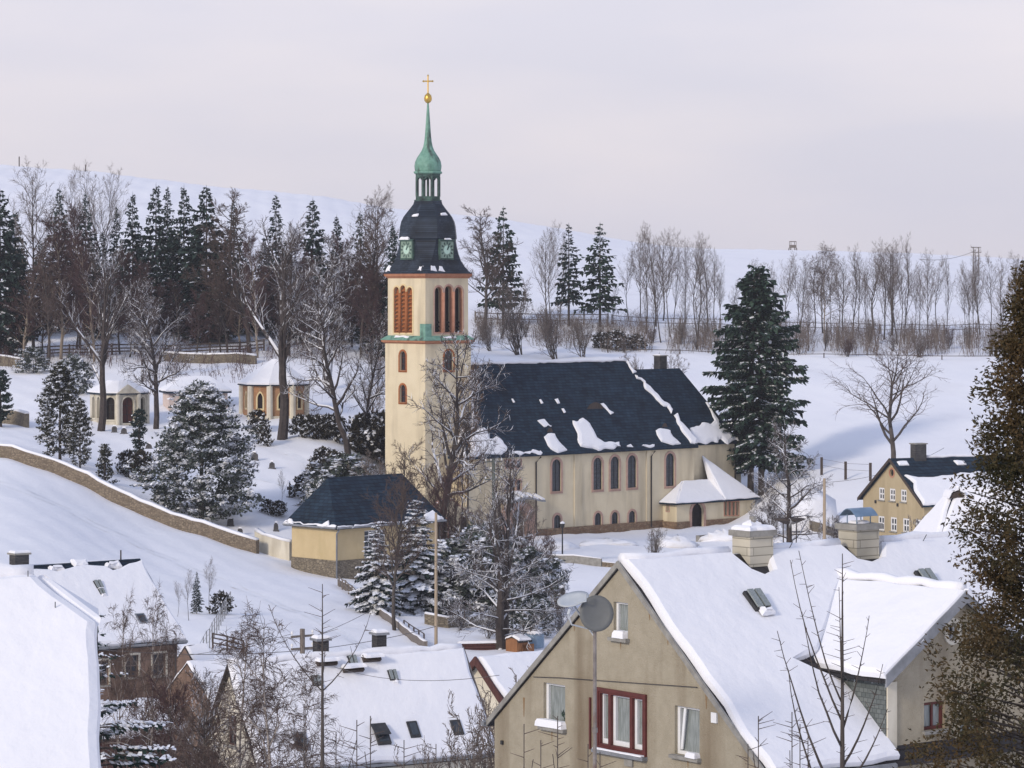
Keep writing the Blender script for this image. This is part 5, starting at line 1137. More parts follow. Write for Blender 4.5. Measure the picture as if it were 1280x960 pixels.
# satellite dishes on the pole before the gable
def dishes():
    d = 78; px = 743.5; b = on(px, d, -.5); top = at(px, 782, d).z; t = thing('satellite_dish', 'grey round dish and paler dish together on a rusty pole before the tan gable', 'satellite dish', b); h = top-b.z
    mb = MB(); mb.tube([V(0,0,0), V(0,0,h*.78), V(0,0,h+.25)], [.055,.05,.045], 8); mb.build('pole', M['rust_pole'], t)
    def bowl(parent, c, n, r, m, mat_name):
        n = n.normalized(); x = n.cross(UZ).normalized(); y = x.cross(n); mb = MB(); k = 24; ringsF = []
        for i in range(5):
            q = r*i/4 if i else .001; ringsF.append([c+x*math.cos(2*math.pi*j/k)*q+y*math.sin(2*math.pi*j/k)*q*1.06+n*(q*q/r*.22) for j in range(k)])
        back = [[p-n*.03 for p in R_] for R_ in ringsF[::-1]]
        mb.rings(ringsF+back, cap=False); return mb.build('dish', M[mat_name], parent, smooth=True)
    c = V(.03,-.16,h+.32); n = V(.10,-1,.12); bowl(t, c, n, .43, 24, 'dish')
    mb = MB(); mb.tube([c+V(-.05,.05,-.42), c+V(-.62,-.25,-.25), c+V(-.70,-.32,.02)], .022, 5); mb.tube([c+V(-.70,-.32,.0), c+V(-.66,-.26,.12)], .045, 8); mb.build('feed_arm', M['dish_pale'], t)
    mb = MB(); mb.box(-.07,-.14,h+.1,.07,.07,h+.4); mb.build('bracket', M['zinc'], t)
    for z in (.45, .72): mb = MB(); mb.tube([V(0,0,h*z-.05), V(0,0,h*z+.07)], .075, 8); mb.build('clamp', M['rust_pole'], t)
    c2 = at(717, 752, d)-b; bowl(t, c2, V(-.30,-.45,1.35), .40, 20, 'dish_pale')
    mb = MB(); mb.tube([V(0,0,h*.97), V(-.2,.02,h*1.0), c2-UZ*.08], .025, 5); mb.tube([c2+V(.05,-.1,-.03), c2+V(.30,-.45,.05), c2+V(.30,-.5,.25)], .018, 5); mb.build('feed_arm', M['dish_pale'], t)
dishes()

# small things in the churchyard
def gravestone(px, d, w, h, kind, label='small dark gravestone standing in the snow of the churchyard', group='gravestones in the snowy churchyard'):
    b = on(px, d, -.25); t = thing('gravestone', label, 'gravestone', b, random.Random(int(px*7)).uniform(-.3,.3), group); mb = MB()
    if kind == 0: o = arch(0,0,w,h,6)
    elif kind == 1: o = [(-w/2,0),(w/2,0),(w/2*.8,h*.8),(0,h),(-w/2*.8,h*.8)]
    else: o = [(-w*.12,0),(w*.12,0),(w*.12,h*.55),(w*.45,h*.55),(w*.45,h*.75),(w*.12,h*.75),(w*.12,h),(-w*.12,h),(-w*.12,h*.75),(-w*.45,h*.75),(-w*.45,h*.55),(-w*.12,h*.55)]
    wall(mb, (V(0,-.1,0), V(1,0,0), UZ, V(0,-1,0)), o, [], .1); f = len(mb.v)
    for i in range(len(o)): p, q = o[i], o[(i+1)%len(o)]; mb.face([V(p[0],-.1,p[1]), V(p[0],.1,p[1]), V(q[0],.1,q[1]), V(q[0],-.1,q[1])])
    wall(mb, (V(0,.1,0), V(-1,0,0), UZ, V(0,1,0)), [(-a,c) for a, c in reversed(o)], []); mb.build('headstone', M['grave'], t)
    mb = MB(); mb.box(-w*.6,-.2,0,w*.6,.2,.32); mb.build('base', M['grave'], t)
    mb = MB(); zt = h if kind != 2 else h; ww = w*.3 if kind != 2 else w*.14; mb.rings([[V(-ww,-.13,zt-.01),V(ww,-.13,zt-.01),V(ww,.13,zt-.01),V(-ww,.13,zt-.01)],[V(-ww*.7,-.08,zt+.13),V(ww*.7,-.08,zt+.13),V(ww*.7,.08,zt+.13),V(-ww*.7,.08,zt+.13)]]); mb.build('snow_cover', M['snow'], t)
rng = random.Random(11)
for i, (px, d) in enumerate(((143,342),(155,341),(288,296),(300,293),(309,290),(324,306),(345,296),(186,331),(318,327),(340,322))):
    gravestone(px, d, rng.uniform(.45,.75), rng.uniform(.75,1.1), (0,1,0,0,1)[i%5])
gravestone(362, 309, .55, 1.7, 2, 'tall dark stone cross beside the young churchyard tree', None)
for px, d, l in ((333,319,'dark yew column shaped like a figure, right of the snowy bush'),): pass

def lamp(px, d, h, label):
    t = thing('street_lamp', label, 'street lamp', on(px, d, -.3)); mb = MB(); mb.tube([V(0,0,0), V(0,0,h)], [.09,.06], 8); mb.build('pole', M['iron'], t)
    mb = MB(); mb.lathe([(.08,h),(.2,h+.1),(.24,h+.4),(.05,h+.55)], 8); mb.build('lamp_head', M['iron'], t); mb = MB(); mb.lathe([(.24,h+.42),(.2,h+.55),(.05,h+.64)], 8); mb.build('snow_cover', M['snow'], t)
lamp(703, 304, 3.6, 'old street lamp capped with snow near the church portal')

def bird_table():
    t = thing('tree_platform', 'dark round platform built around the trunk of the snowy yard tree', 'platform', on(987, 303, -.1)); z = on(987,303).z; h = (HZ-648)/F*303-z
    mb = MB(); mb.lathe([(.45,h-.45),(1.55,h),(1.55,h+.09)], 10); mb.build('deck', M['wood_dark'], t)
    for a in range(3): mb = MB(); c, s = math.cos(a*2.09+.4), math.sin(a*2.09+.4); mb.tube([V(c*.7,s*.7,-.2), V(c*.75,s*.75,h-.1)], .06, 5); mb.build('leg', M['wood_dark'], t)
bird_table()
def boxes():
    shed(656, 794, 232, 50, .4, .1, .85, 1.3, 'small orange brown wooden hut under the big spreading tree', 'wood_orange', 'hut', 'hut', drop=None)
    t = thing('plank_stack', 'reddish planks lying stacked under snow left of the orange hut', 'planks', on(600, 233, -.05), .2); mb = MB()
    for i in range(3): mb.box(-1.7,-.25+i*.05,i*.2,1.6,.25,i*.2+.17)
    mb.build('planks', M['wood_red'], t); mb = MB(); mb.rings([[V(-1.7,-.25,.575),V(1.6,-.25,.575),V(1.6,.25,.575),V(-1.7,.25,.575)],[V(-1.55,-.18,.76),V(1.45,-.18,.74),V(1.45,.18,.76),V(-1.55,.18,.74)]]); mb.build('snow_cover', M['snow'], t)
    t = thing('water_tank', 'blue grey water tank half under snow beside the orange hut', 'tank', on(668, 234, -.1)); mb = MB(); mb.lathe([(.7,0),(.74,.1),(.74,1.1),(.62,1.2)], 14); mb.build('barrel', M['blue_metal'], t); mb = MB(); mb.lathe([(.70,1.12),(.5,1.36),(.1,1.45)], 12); mb.build('snow_cover', M['snow'], t, smooth=True)
boxes()
def steps():
    t = thing('porch_steps', 'dark stone steps cleared of snow in front of the porch door', 'steps', on(882, 331, 0), R(43)); mb = MB()
    for i in range(4): mb.box(-1.5, -2.0+i*.5, -.4, 1.5, -1.5+i*.5, .12+i*.13)
    mb.build('tread', M['concrete'], t)
steps()
def mound(px, d, rx, ry, h, label, seed):
    rng = random.Random(seed); t = thing('snow_heap', label, 'snow heap', on(px, d, -.15)); mb = MB(); rings = []
    for i in range(5):
        k = i/4; rr = math.cos(k*math.pi/2*.97); rings.append([V(rx*rr*math.cos(2*math.pi*j/14)*rng.uniform(.68,1.25), ry*rr*math.sin(2*math.pi*j/14)*rng.uniform(.68,1.25), h*math.sin(k*math.pi/2)*rng.uniform(.7,1.25)) for j in range(14)])
    mb.rings(rings); mb.build('heap', M['snow'], t, smooth=True)
for px, d, rx, ry, h, l in ((695,319,2.6,1.6,1.1,'shovelled snow heap by the church plinth, left end'),(760,323,3.4,1.0,.7,'long shovelled snow bank below the paired low windows'),(845,321,2.6,1.6,1.2,'shovelled snow heap left of the porch steps'),(903,329,2.2,1.5,1.1,'shovelled snow heap right of the porch steps'),(1012,322,3.0,2.4,3.6,'tall smooth snow mound behind the snowy yard tree'),(660,300,1.6,1.2,.7,'small snow hump in front of the low grey wall')):
    mound(px, d, rx, ry, h, l, int(px))

def tracks(name, label, lines, w, m='packed', lift=.014):
    mb = MB()
    for pts in lines:
        Q = polyline(pts, 1.2); n = len(Q); L_, R_ = [], []
        rng = random.Random(len(pts)*7+int(pts[0][0]))
        for i, q in enumerate(Q):
            d = Q[min(i+1,n-1)]-Q[max(i-1,0)]; d.z = 0; d.normalize(); s = V(d.y,-d.x,0)*w*.5; a = q+s*rng.uniform(.8,1.2); b = q-s*rng.uniform(.8,1.2)
            L_.append(V(a.x,a.y,ground(a.x,a.y)+lift)); R_.append(V(b.x,b.y,ground(b.x,b.y)+lift))
        for i in range(n-1): mb.face([R_[i], L_[i], L_[i+1], R_[i+1]])
    o = mb.build(name, M[m]); o['kind'] = 'structure'; o['label'] = label
tracks('tyre_tracks', 'faint wheel ruts pressed into the snowy lane', [[(-60,292),(60,285),(180,275),(300,262),(400,245),(470,228),(520,212)],[(-60,289.5),(60,282.5),(180,272.5),(300,259.5),(400,242.5),(468,226),(516,210)]], .34)
tracks('footpath', 'trodden path of packed snow across the churchyard', [[(290,318),(330,316),(370,312),(410,306)],[(345,337),(370,330),(395,322),(420,318)]], .9)
tracks('churchyard_path', 'cleared strip along the church wall', [[(655,309),(720,309),(800,310),(880,317)]], 1.6)
# ------------------------------------------------------------------ trees
def rot_dir(d, ang, az):
    x = d.orthogonal().normalized(); y = d.cross(x); s = x*math.cos(az)+y*math.sin(az); return (d*math.cos(ang)+s*math.sin(ang)).normalized()
def bare_tree(seed, H, r0, name, n1=14, n2=8, n3=6, clear=.25, ang1=(45,70), up=.25, wig=.10, lr1=.42, lr2=.45, lr3=.5, droop=0., twig=.018, stems=1, spread=.25, lim='bark', tw='twig_brown', top=1., sides=7, lean=0., lf=.34):
    rng = random.Random(seed); trunk, crown = MB(), MB()
    def limb(mb, p, d, ln, r, lvl, nseg):
        pts = [p.copy()]; rad = [r]; dd = d.copy(); dirs = []
        for i in range(nseg):
            w = wig*(1.+.5*lvl); dd = (dd+V(rng.gauss(0,w), rng.gauss(0,w), rng.gauss(0,w)+(up if lvl in (1,2) else 0)*(.35)-(droop*.5 if lvl >= 2 else 0))).normalized()
            if lvl == 0: dd = (dd+UZ*.25).normalized()
            dirs.append(dd.copy()); p = p+dd*(ln/nseg); pts.append(p.copy()); rad.append(max(r*(1-(i+1)/nseg*(.92 if lvl else .90)), twig*.35))
        mb.tube(pts, rad, (sides,5,4,3)[min(lvl,3)], cap=(lvl < 2)); return pts, dirs, rad
    for s in range(stems):
        d0 = UZ.copy() if stems == 1 else rot_dir(UZ, rng.uniform(.3,1)*spread, rng.uniform(0,6.28))
        d0 = (d0+V(lean,0,0)).normalized()
        p0, D0, R0 = limb(trunk, V(0,0,-.4) if stems == 1 else V(rng.uniform(-.2,.2),rng.uniform(-.2,.2),-.4), d0, H*rng.uniform(.86,1.) if stems > 1 else H, r0 if stems == 1 else r0*rng.uniform(.6,1), 0, 9)
        for i in range(n1):
            t = clear+(1-clear)*((i+rng.random())/n1)*.97; k = t*9; j = min(int(k), 8); p = p0[j].lerp(p0[j+1], k-j); rr = R0[j]
            l1 = H*lr1*(1-.62*((t-clear)/(1-clear))**1.2)*rng.uniform(.7,1.1)*(.75+.25*min(1,(t-clear)/.12+.4)); d1 = rot_dir(D0[j], R(rng.uniform(*ang1)), i*2.4+rng.uniform(-.5,.5))
            p1, D1, R1 = limb(trunk, p, d1, l1, min(rr*.7, r0*lf*(l1/(H*lr1))+twig), 1, 6)
            for q in range(n2):
                t2 = .22+.78*(q+rng.random())/n2; k2 = t2*6; j2 = min(int(k2), 5); pp = p1[j2].lerp(p1[j2+1], k2-j2)
                l2 = l1*lr2*(1-.55*t2)*rng.uniform(.7,1.25); d2 = rot_dir(D1[j2], R(rng.uniform(25,60)), rng.uniform(0,6.28))
                p2, D2, R2 = limb(crown, pp, d2, l2, min(R1[j2]*.6, twig*2.2), 2, 4)
                for w in range(n3):
                    t3 = .2+.8*(w+rng.random())/n3; k3 = t3*4; j3 = min(int(k3), 3); p3 = p2[j3].lerp(p2[j3+1], k3-j3)
                    limb(crown, p3, rot_dir(D2[j3], R(rng.uniform(20,55)), rng.uniform(0,6.28)), l2*lr3*rng.uniform(.6,1.2), twig, 3, 2)
        for w in range(n2):      # leader twigs
            limb(crown, p0[-1-(w%3)], rot_dir(D0[-1], R(rng.uniform(10,40)), rng.uniform(0,6.28)), H*.10*rng.uniform(.5,1.1), twig, 3, 3)
    return proto(name, trunk, crown, lim, tw, H)
HID = []
def proto(name, trunk, crown, lim, tw, H, extra=None):
    o = bpy.data.objects.new(name, None); COL.objects.link(o); a = trunk.build('trunk', M[lim], o, smooth=lim in ('bark','bark_pale','bark_birch')); b = crown.build('crown', [M[q] for q in tw] if isinstance(tw, (list,tuple)) else M[tw], o)
    CHILDREN[o.name] = [a, b]; HID.append(o); o['H'] = H; return o
USED = {}
def plant(p, px, d, top, label, wid=1., cat='tree', group=None, name=None, sink=.0, base=None, rz=None):
    b = on(px, d, -sink) if base is None else base; h = (HZ-top)/F*d-b.z; s = h/p['H']; rz = random.Random(int(px*13+d*7)).uniform(0, 6.28) if rz is None else rz
    if p.name not in USED: USED[p.name] = p
    r = dup(p, b, rz, (s*wid, s*wid, s), label, group, cat)
    if name: r.name = name
    if 'H' in r: del r['H']
    return r
def leaf_quad(mb, c, d, w, ln, rng, m=0, flat=0.):
    s = d.cross(V(rng.gauss(0,1), rng.gauss(0,1), rng.gauss(0,1)+flat*3)); 
    if s.length < 1e-4: return
    s = s.normalized()*w/2; e = c+d*ln; mb.face([c-s*.5, c+d*ln*.45-s, e, c+d*ln*.45+s], m)
def conifer(seed, H, Rm, name, whorl=.55, nb=7, droop=.25, dens=1., snow=lambda t: .2, nm='needle', clear=.06, power=.85, qs=1., r0=.22, lift=0., trunks=1, irregular=.2, bark='bark', step=.42, sw=1., pads=1):
    rng = random.Random(seed); trunk, crown = MB(), MB()
    for k in range(trunks):
        off = V((k-.5*(trunks-1))*1.3, 0, 0); trunk.tube([off*1.0+V(0,0,-.5), off*.8+V(0,0,H*.4), off*.3+V(0,0,H*.97)], [r0, r0*.66, .03], 8)
    z = H*clear; lay = 0
    while z < H*.985:
        t = z/H; Rz = Rm*((1-t)**power)*(1 if t > clear*2.2 else .8)+.12; lay += 1; n = max(4, int(nb*(1-.45*t)))
        for b in range(n):
            az = 2*math.pi*b/n+lay*1.7+rng.uniform(-.3,.3); ln = Rz*rng.uniform(1-irregular*2, 1+irregular*.6); zz = z+rng.uniform(-.5,.5)*whorl
            h = V(math.cos(az), math.sin(az), 0); p = V(0,0,zz); d0 = (h+UZ*(lift+.25*t)).normalized(); pts = [p]; m_ = 5
            for i in range(m_):
                d0 = (d0-UZ*(droop*(1.0-.6*t)*(.5 if i < 3 else .1))*.5).normalized(); pts.append(pts[-1]+d0*ln/m_)
            if ln > 1.0: trunk.tube(pts[:5], [.05*ln/3+.012, .04*ln/3+.01, .03, .02, .01], 3, cap=False)
            s_ = .12 if ln < 1.2 else .2; nst = max(2, int(ln/(step)))
            for i in range(nst):
                u = s_+(1-s_)*(i+rng.random())/nst; k = u*m_; j = min(int(k), m_-1); c = pts[j].lerp(pts[j+1], k-j); dd = (pts[j+1]-pts[j]).normalized(); side = dd.cross(UZ).normalized(); wv = min(1., .35+ln/3.)
                for sg in (-1, 1):
                    for rep in range(2 if dens > 1 and rng.random() < dens-1 else 1):
                        if rng.random() > dens: continue
                        q = (dd*rng.uniform(.5,1.1)+side*sg*rng.uniform(.5,1.1)-UZ*rng.uniform(.0,.55)).normalized(); ll = qs*wv*rng.uniform(.55,1.0)*(1.15-.5*u); sn = rng.random() < snow(t)
                        leaf_quad(crown, c, q, .36*qs*wv, ll, rng, 0, .5)
                        for _ in range(pads if sn else 0):
                            e = c+UZ*(.05+.03*rng.random())+V(rng.gauss(0,.12),rng.gauss(0,.12),0)*(pads > 1); leaf_quad(crown, e+h*.06, (q*.5+h*.55-UZ*rng.uniform(.1,.6)).normalized(), .36*qs*wv*sw*rng.uniform(.6,1.1), ll*rng.uniform(.45,.9), rng, 1, 1.3)
                if rng.random() < .75*dens: leaf_quad(crown, c, (dd*rng.uniform(.1,1)+side*rng.uniform(-.5,.5)-UZ*rng.uniform(.5,1.3)).normalized(), .36*qs*wv, qs*wv*rng.uniform(.5,.8), rng, 0)
            leaf_quad(crown, pts[-2], (pts[-1]-pts[-2]).normalized(), .26*qs, ln/m_*1.35, rng, 0, .5)
        z += whorl*rng.uniform(.8,1.2)*(1-.35*t)
    crown.face([V(-.08,0,H*.95), V(.08,0,H*.95), V(0,0,H*1.01)], 0); crown.face([V(0,-.08,H*.95), V(0,.08,H*.95), V(0,0,H*1.012)], 0)
    return proto(name, trunk, crown, bark, (nm, 'tuft_snow'), H)
def tufty(seed, H, Rm, name, n=900, nm='needle_olive', snow=.45, shape=lambda t: math.sin(math.pi*min(1,t*.9+.12))**.6, q=.45, clear=.05, r0=.2, per=6, lumps=.25, core=.35, stems=1, spr=.0, bs=26, bl=.75):
    """dense evergreen or hedge: sprays of leaf faces filling a lumpy volume, snow lying on its outer sprays"""
    rng = random.Random(seed); trunk, crown = MB(), MB()
    for k in range(stems): a = 6.28*k/stems; trunk.tube([V(math.cos(a)*spr,math.sin(a)*spr,-.4), V(math.cos(a)*spr*1.3,math.sin(a)*spr*1.3,H*.45), V(math.cos(a)*spr,math.sin(a)*spr,H*.85)], [r0, r0*.7, .02], 6)
    ph = [rng.uniform(0,6.28) for _ in range(6)]; nb = max(14, int(n/bs)); g = q*bl
    for b in range(nb):
        t = ((b+rng.random())/nb)**.85; az = b*2.399+rng.uniform(-.5,.5); rr = Rm*shape(t)*(1+lumps*(math.sin(az*3+t*9+ph[0])*.5+math.sin(t*23+az*2+ph[2])*.4)+rng.uniform(-.12,.10))
        o = V(math.cos(az), math.sin(az), 0); z = H*(clear+(1-clear)*t); tip = o*rr+UZ*(z+rng.uniform(-.03,.03)*H); root = o*rr*core*rng.uniform(.3,.9)+UZ*(z-H*.06*rng.random())
        for i in range(bs):
            k = rng.random()**.7; c = root.lerp(tip, k)+V(rng.gauss(0,g), rng.gauss(0,g), rng.gauss(0,g*.6)); out = (o+UZ*(.15+.7*t)).normalized()
            for j in range(per):
                d = (out+V(rng.gauss(0,.6), rng.gauss(0,.6), rng.gauss(0,.5))).normalized(); leaf_quad(crown, c, d, q*.45, q*rng.uniform(.7,1.2), rng, 0)
        ncl = rng.randint(2,4); cen = [root.lerp(tip, rng.uniform(.35,1.05))+V(rng.gauss(0,g), rng.gauss(0,g), g*rng.uniform(.4,1.2))+o*q*rng.uniform(.2,.6) for _ in range(ncl)]
        for i in range(int(bs*snow*.8)):
            c = cen[i%ncl]+V(rng.gauss(0,g*.48), rng.gauss(0,g*.48), rng.gauss(0,g*.22)); d = (o*rng.uniform(.2,1)+V(rng.gauss(0,.5), rng.gauss(0,.5), rng.uniform(-.5,.15))).normalized(); leaf_quad(crown, c, d, q*rng.uniform(.5,1.0), q*rng.uniform(.6,1.15), rng, 1, 1.4)
    return proto(name, trunk, crown, 'bark', (nm, 'tuft_snow'), H)

# kinds
ASH = bare_tree(1, 18, .17, 'bare_tree', 22, 10, 8, .30, (24,46), .36, .07, .42, .40, .5, twig=.015, tw='twig_grey')
ASH2 = bare_tree(2, 18, .14, 'bare_tree', 16, 10, 8, .36, (20,40), .42, .08, .42, .40, .5, twig=.015, tw='twig_grey')
ASH3 = bare_tree(12, 18, .17, 'bare_tree', 13, 11, 9, .18, (14,34), .5, .06, .50, .36, .5, twig=.015, tw='twig_grey')
LIME = bare_tree(3, 18, .25, 'bare_tree', 34, 12, 10, .22, (30,66), .22, .10, .34, .42, .5, twig=.022, tw='twig_brown')
RED = bare_tree(4, 18, .20, 'bare_tree', 34, 13, 11, .14, (24,56), .25, .09, .30, .46, .5, twig=.024, tw='twig_red', lim='bark_pale')
RED2 = bare_tree(14, 18, .18, 'bare_tree', 32, 13, 11, .16, (26,58), .30, .10, .32, .46, .5, twig=.024, tw='twig_red', lim='bark')
SNOWY = bare_tree(5, 16, .36, 'snowy_bare_tree', 26, 11, 9, .24, (30,72), .18, .13, .44, .44, .5, lf=.45, twig=.024, tw='twig_snow', lim='bark_snow')
FORK = bare_tree(6, 18, .50, 'snowy_bare_tree', 14, 12, 10, .26, (14,34), .36, .09, .56, lf=.62, lr2=.40, lr3=.5, twig=.024, tw='twig_snow', lim='bark_snow')
BOUGH = bare_tree(16, 15, .40, 'snowy_bare_tree', 26, 11, 9, .10, (50,88), .10, .11, .46, .44, .5, twig=.022, tw='twig_snow', lim='bark_snow')
LONE = bare_tree(23, 16, .26, 'bare_tree', 16, 10, 7, .36, (30,54), .26, .10, .52, .42, .5, lf=.5, twig=.017, tw='twig_brown')
RUST = bare_tree(37, 15, .16, 'bare_tree', 30, 12, 10, .2, (25,60), .2, .10, .34, .44, .5, twig=.017, tw='beech')
BIRCH = bare_tree(7, 15, .12, 'birch_tree', 26, 11, 10, .22, (26,52), .10, .10, .30, .52, .6, droop=.30, twig=.013, tw='twig_brown', lim='bark_birch')
BUSH = bare_tree(8, 5, .05, 'bare_shrub', 8, 6, 5, .12, (16,38), .4, .10, .40, .5, .5, twig=.011, stems=9, spread=.7, tw='twig_grey')
BUSHR = bare_tree(18, 5, .05, 'bare_shrub', 9, 7, 6, .10, (18,40), .4, .10, .36, .5, .5, twig=.012, stems=10, spread=.8, tw='twig_red')
BUSHS = bare_tree(28, 5, .05, 'snowy_shrub', 8, 7, 6, .10, (25,55), .2, .12, .40, .5, .5, twig=.022, stems=9, spread=.8, tw='twig_snow', lim='bark_snow')
S_UP = lambda t: max(.10, .62-.75*t)
SPR1 = conifer(21, 20, 4.6, 'spruce_tree', snow=S_UP, r0=.24, dens=1.3, qs=1.25, irregular=.26)
SPR2 = conifer(22, 20, 3.9, 'spruce_tree', snow=lambda t: max(.12,.55-.6*t), irregular=.32, dens=1.2, qs=1.2)
SPR3 = conifer(23, 20, 5.2, 'spruce_tree', snow=lambda t: max(.04,.42-.6*t), dens=1.5, irregular=.2, qs=1.3)
FIR = conifer(24, 16, 5.0, 'fir_tree', snow=lambda t: .07, dens=1.15, irregular=.30, clear=.18, nm='needle_pine', droop=.15, whorl=.62, qs=1.25)
FIR2 = conifer(25, 16, 3.6, 'fir_tree', snow=lambda t: .06, dens=1.2, irregular=.36, clear=.22, whorl=.6, qs=1.2)
SNSP = conifer(26, 10, 3.2, 'snowy_spruce', snow=lambda t: 1.0, dens=1.35, irregular=.15, clear=.03, whorl=.46, r0=.16, droop=.45, step=.30, qs=.85, sw=1.7, pads=3)
PINE = conifer(27, 28, 8.2, 'pine_tree', snow=lambda t: .06 if t > .78 else (.62 if t > .5 else .42), dens=1.8, irregular=.28, clear=.15, nm='needle_pine', droop=.22, whorl=.55, nb=9, trunks=2, r0=.42, power=.58, qs=1.4, step=.34)
ARB = tufty(31, 11, 2.6, 'arborvitae', 3200, 'needle_olive', 1.9, lambda t: (math.sin(math.pi*min(1,t*.93+.07))**.5)*(1.08-.45*t), q=.28, clear=.08, r0=.2, core=.5, per=5)
ARBS = tufty(32, 5, 1.15, 'arborvitae', 900, 'needle_olive', 1.2, lambda t: (1.05-t)**.6, q=.24)
HOLLY = tufty(33, 13, 5.3, 'evergreen_tree', 9000, 'needle_holly', 3.6, lambda t: (math.sin(math.pi*min(1,t*.80+.20))**.6)*(1.16-.5*t), q=.33, clear=.0, r0=.3, lumps=.30, core=.55, bs=34, bl=1.15, per=4)
CYP = tufty(34, 5.4, .72, 'columnar_yew', 700, 'needle', .10, lambda t: (math.sin(math.pi*min(1,t*.85+.12))**.5), q=.25, core=.6)
SHRUB = tufty(35, 2.2, 1.6, 'evergreen_shrub', 460, 'hedge', .9, lambda t: math.sqrt(max(.02,1-t*t)), q=.27, r0=.05, bs=22)
SNB = tufty(36, 4.2, 2.6, 'evergreen_shrub', 1300, 'needle_holly', 3.0, lambda t: math.sqrt(max(.02,1-t*t)), q=.32, r0=.06, lumps=.4, bs=24, core=.5, per=4)
BEECH = tufty(37, 6, 2.8, 'beech_hedge_tree', 800, 'beech', .04, lambda t: math.sin(math.pi*min(1,t*.8+.15))**.7, q=.28, r0=.12, clear=.1)

# ---- wood on the upper left: conifers
for p, px, d, top, w, l in (
 (SPR3,0,402,236,1.05,'huge dark spruce cut off by the left picture edge'),
 (SPR2,74,428,234,.95,'spruce whose tip rises behind the reddish trees, second tip from the left edge'),
 (SPR2,107,430,241,.85,'dark spruce showing between two pale bare poplars'),
 (SPR2,146,434,258,.75,'small narrow spruce just left of the tall twin spruces'),
 (SPR1,166,430,240,.80,'snow dusted spruce left of the tall twin spruces'),
 (SPR1,195,424,229,.95,'taller left one of the twin spruces in the wood'),
 (SPR2,209,430,233,.85,'slim right one of the twin spruces in the wood'),
 (SPR1,230,424,231,.85,'snow covered spruce leaning on the broad blue green spruce'),
 (SPR3,258,415,232,1.12,'broad blue green spruce, widest of the wood, above the timber fence'),
 (SPR2,292,430,249,.8,'spruce tip just right of the broad blue green spruce'),
 (SPR2,345,424,243,.9,'pointed spruce right of the bushy brown lime tree'),
 (SPR1,391,416,247,1.05,'full spruce with clear tiers between pointed spruce and snowy oak'),
 (SPR1,421,420,268,.8,'snow crusted spruce behind the snowy oak'),
 (SPR2,450,422,264,.85,'spruce behind the snowy branches left of the tower'),
 (SPR1,491,402,279,.75,'snowy spruce touching the left side of the tower clock'),
 (SPR1,470,408,330,1.1,'low snow laden spruce against the tower shaft'),
 (SPR1,330,428,300,1.0,'shadowy spruce filling the gap under the bushy brown lime'),
 (SPR2,128,436,290,1.1,'shadowy spruce deep behind the reddish trees'),
 (SPR1,20,424,262,.9,'spruce half hidden behind the huge dark one at the left edge')):
    plant(p, px, d, top, l, w, 'spruce')
# ---- wood: bare trees
for p, px, d, top, w, l in (
 (ASH,42,410,222,1.1,'tall pale bare tree beside the huge spruce at the left edge'),
 (ASH2,116,436,224,1.0,'thin pale poplar sticking up above the spruces, left of a pair'),
 (ASH2,136,438,227,1.0,'thin pale poplar sticking up above the spruces, right of a pair'),
 (ASH2,88,440,232,.9,'faint thin poplar between two spruce tips'),
 (RED,76,400,268,1.15,'reddish brown bare tree with a pale forked trunk, first in the wood'),
 (RED,118,396,292,1.15,'reddish brown bare tree with pale limbs spreading like a fan'),
 (RED2,100,408,262,1.05,'dense reddish tree crown in front of the dark spruce'),
 (RED2,150,404,318,1.1,'dim purple brown tree in the middle of the wood'),
 (RED2,180,400,330,1.0,'purple brown tree beneath the twin spruces'),
 (LIME,312,404,244,1.15,'bushy brown lime tree with a pale upright trunk'),
 (RED,322,398,292,.9,'slim pale stemmed tree in front of the bushy brown lime'),
 (RED2,362,400,296,1.1,'dense reddish brown tree right of the bushy brown lime'),
 (LIME,452,404,252,.9,'fine twigged bare tree rising behind the snowy trees near the tower'),
 (ASH,472,410,250,1.1,'tall wispy bare tree just left of the tower roof'),
 (RED2,425,404,300,1.0,'reddish bare tree behind the snowy oak near the tower'),
 (LIME,60,396,300,.9,'brown bare tree at the timber fence below the huge spruce'),
 (LIME,285,402,320,.9,'dark bare tree standing at the terrace wall')):
    plant(p, px, d, top, l, w, 'tree')
FILL = 'small bare trees filling the dark of the wood'
for i, (px, top) in enumerate(((30,330),(55,345),(96,340),(135,350),(162,352),(206,360),(222,350),(248,366),(276,356),(300,345),(338,338),(378,344),(400,336),(440,330),(466,344),(480,330),(500,352))):
    plant((RED2,RED)[i%3 == 0], px, 398+(i*5)%17, top, 'small reddish bare tree among the many filling the lower wood', 1.35, 'tree', FILL)
FILS = 'dark spruces filling the depth of the wood'
for i, (px, top) in enumerate(((22,318),(50,300),(92,312),(120,322),(152,310),(176,296),(214,300),(243,308),(272,312),(306,318),(336,322),(362,318),(402,312),(436,318),(466,316),(486,330))):
    plant((SPR1,SPR2,SPR1)[i%3], px, 417+(i*7)%18, top, 'middling spruce among the many standing in the depth of the wood', 1.25, 'spruce', FILS)
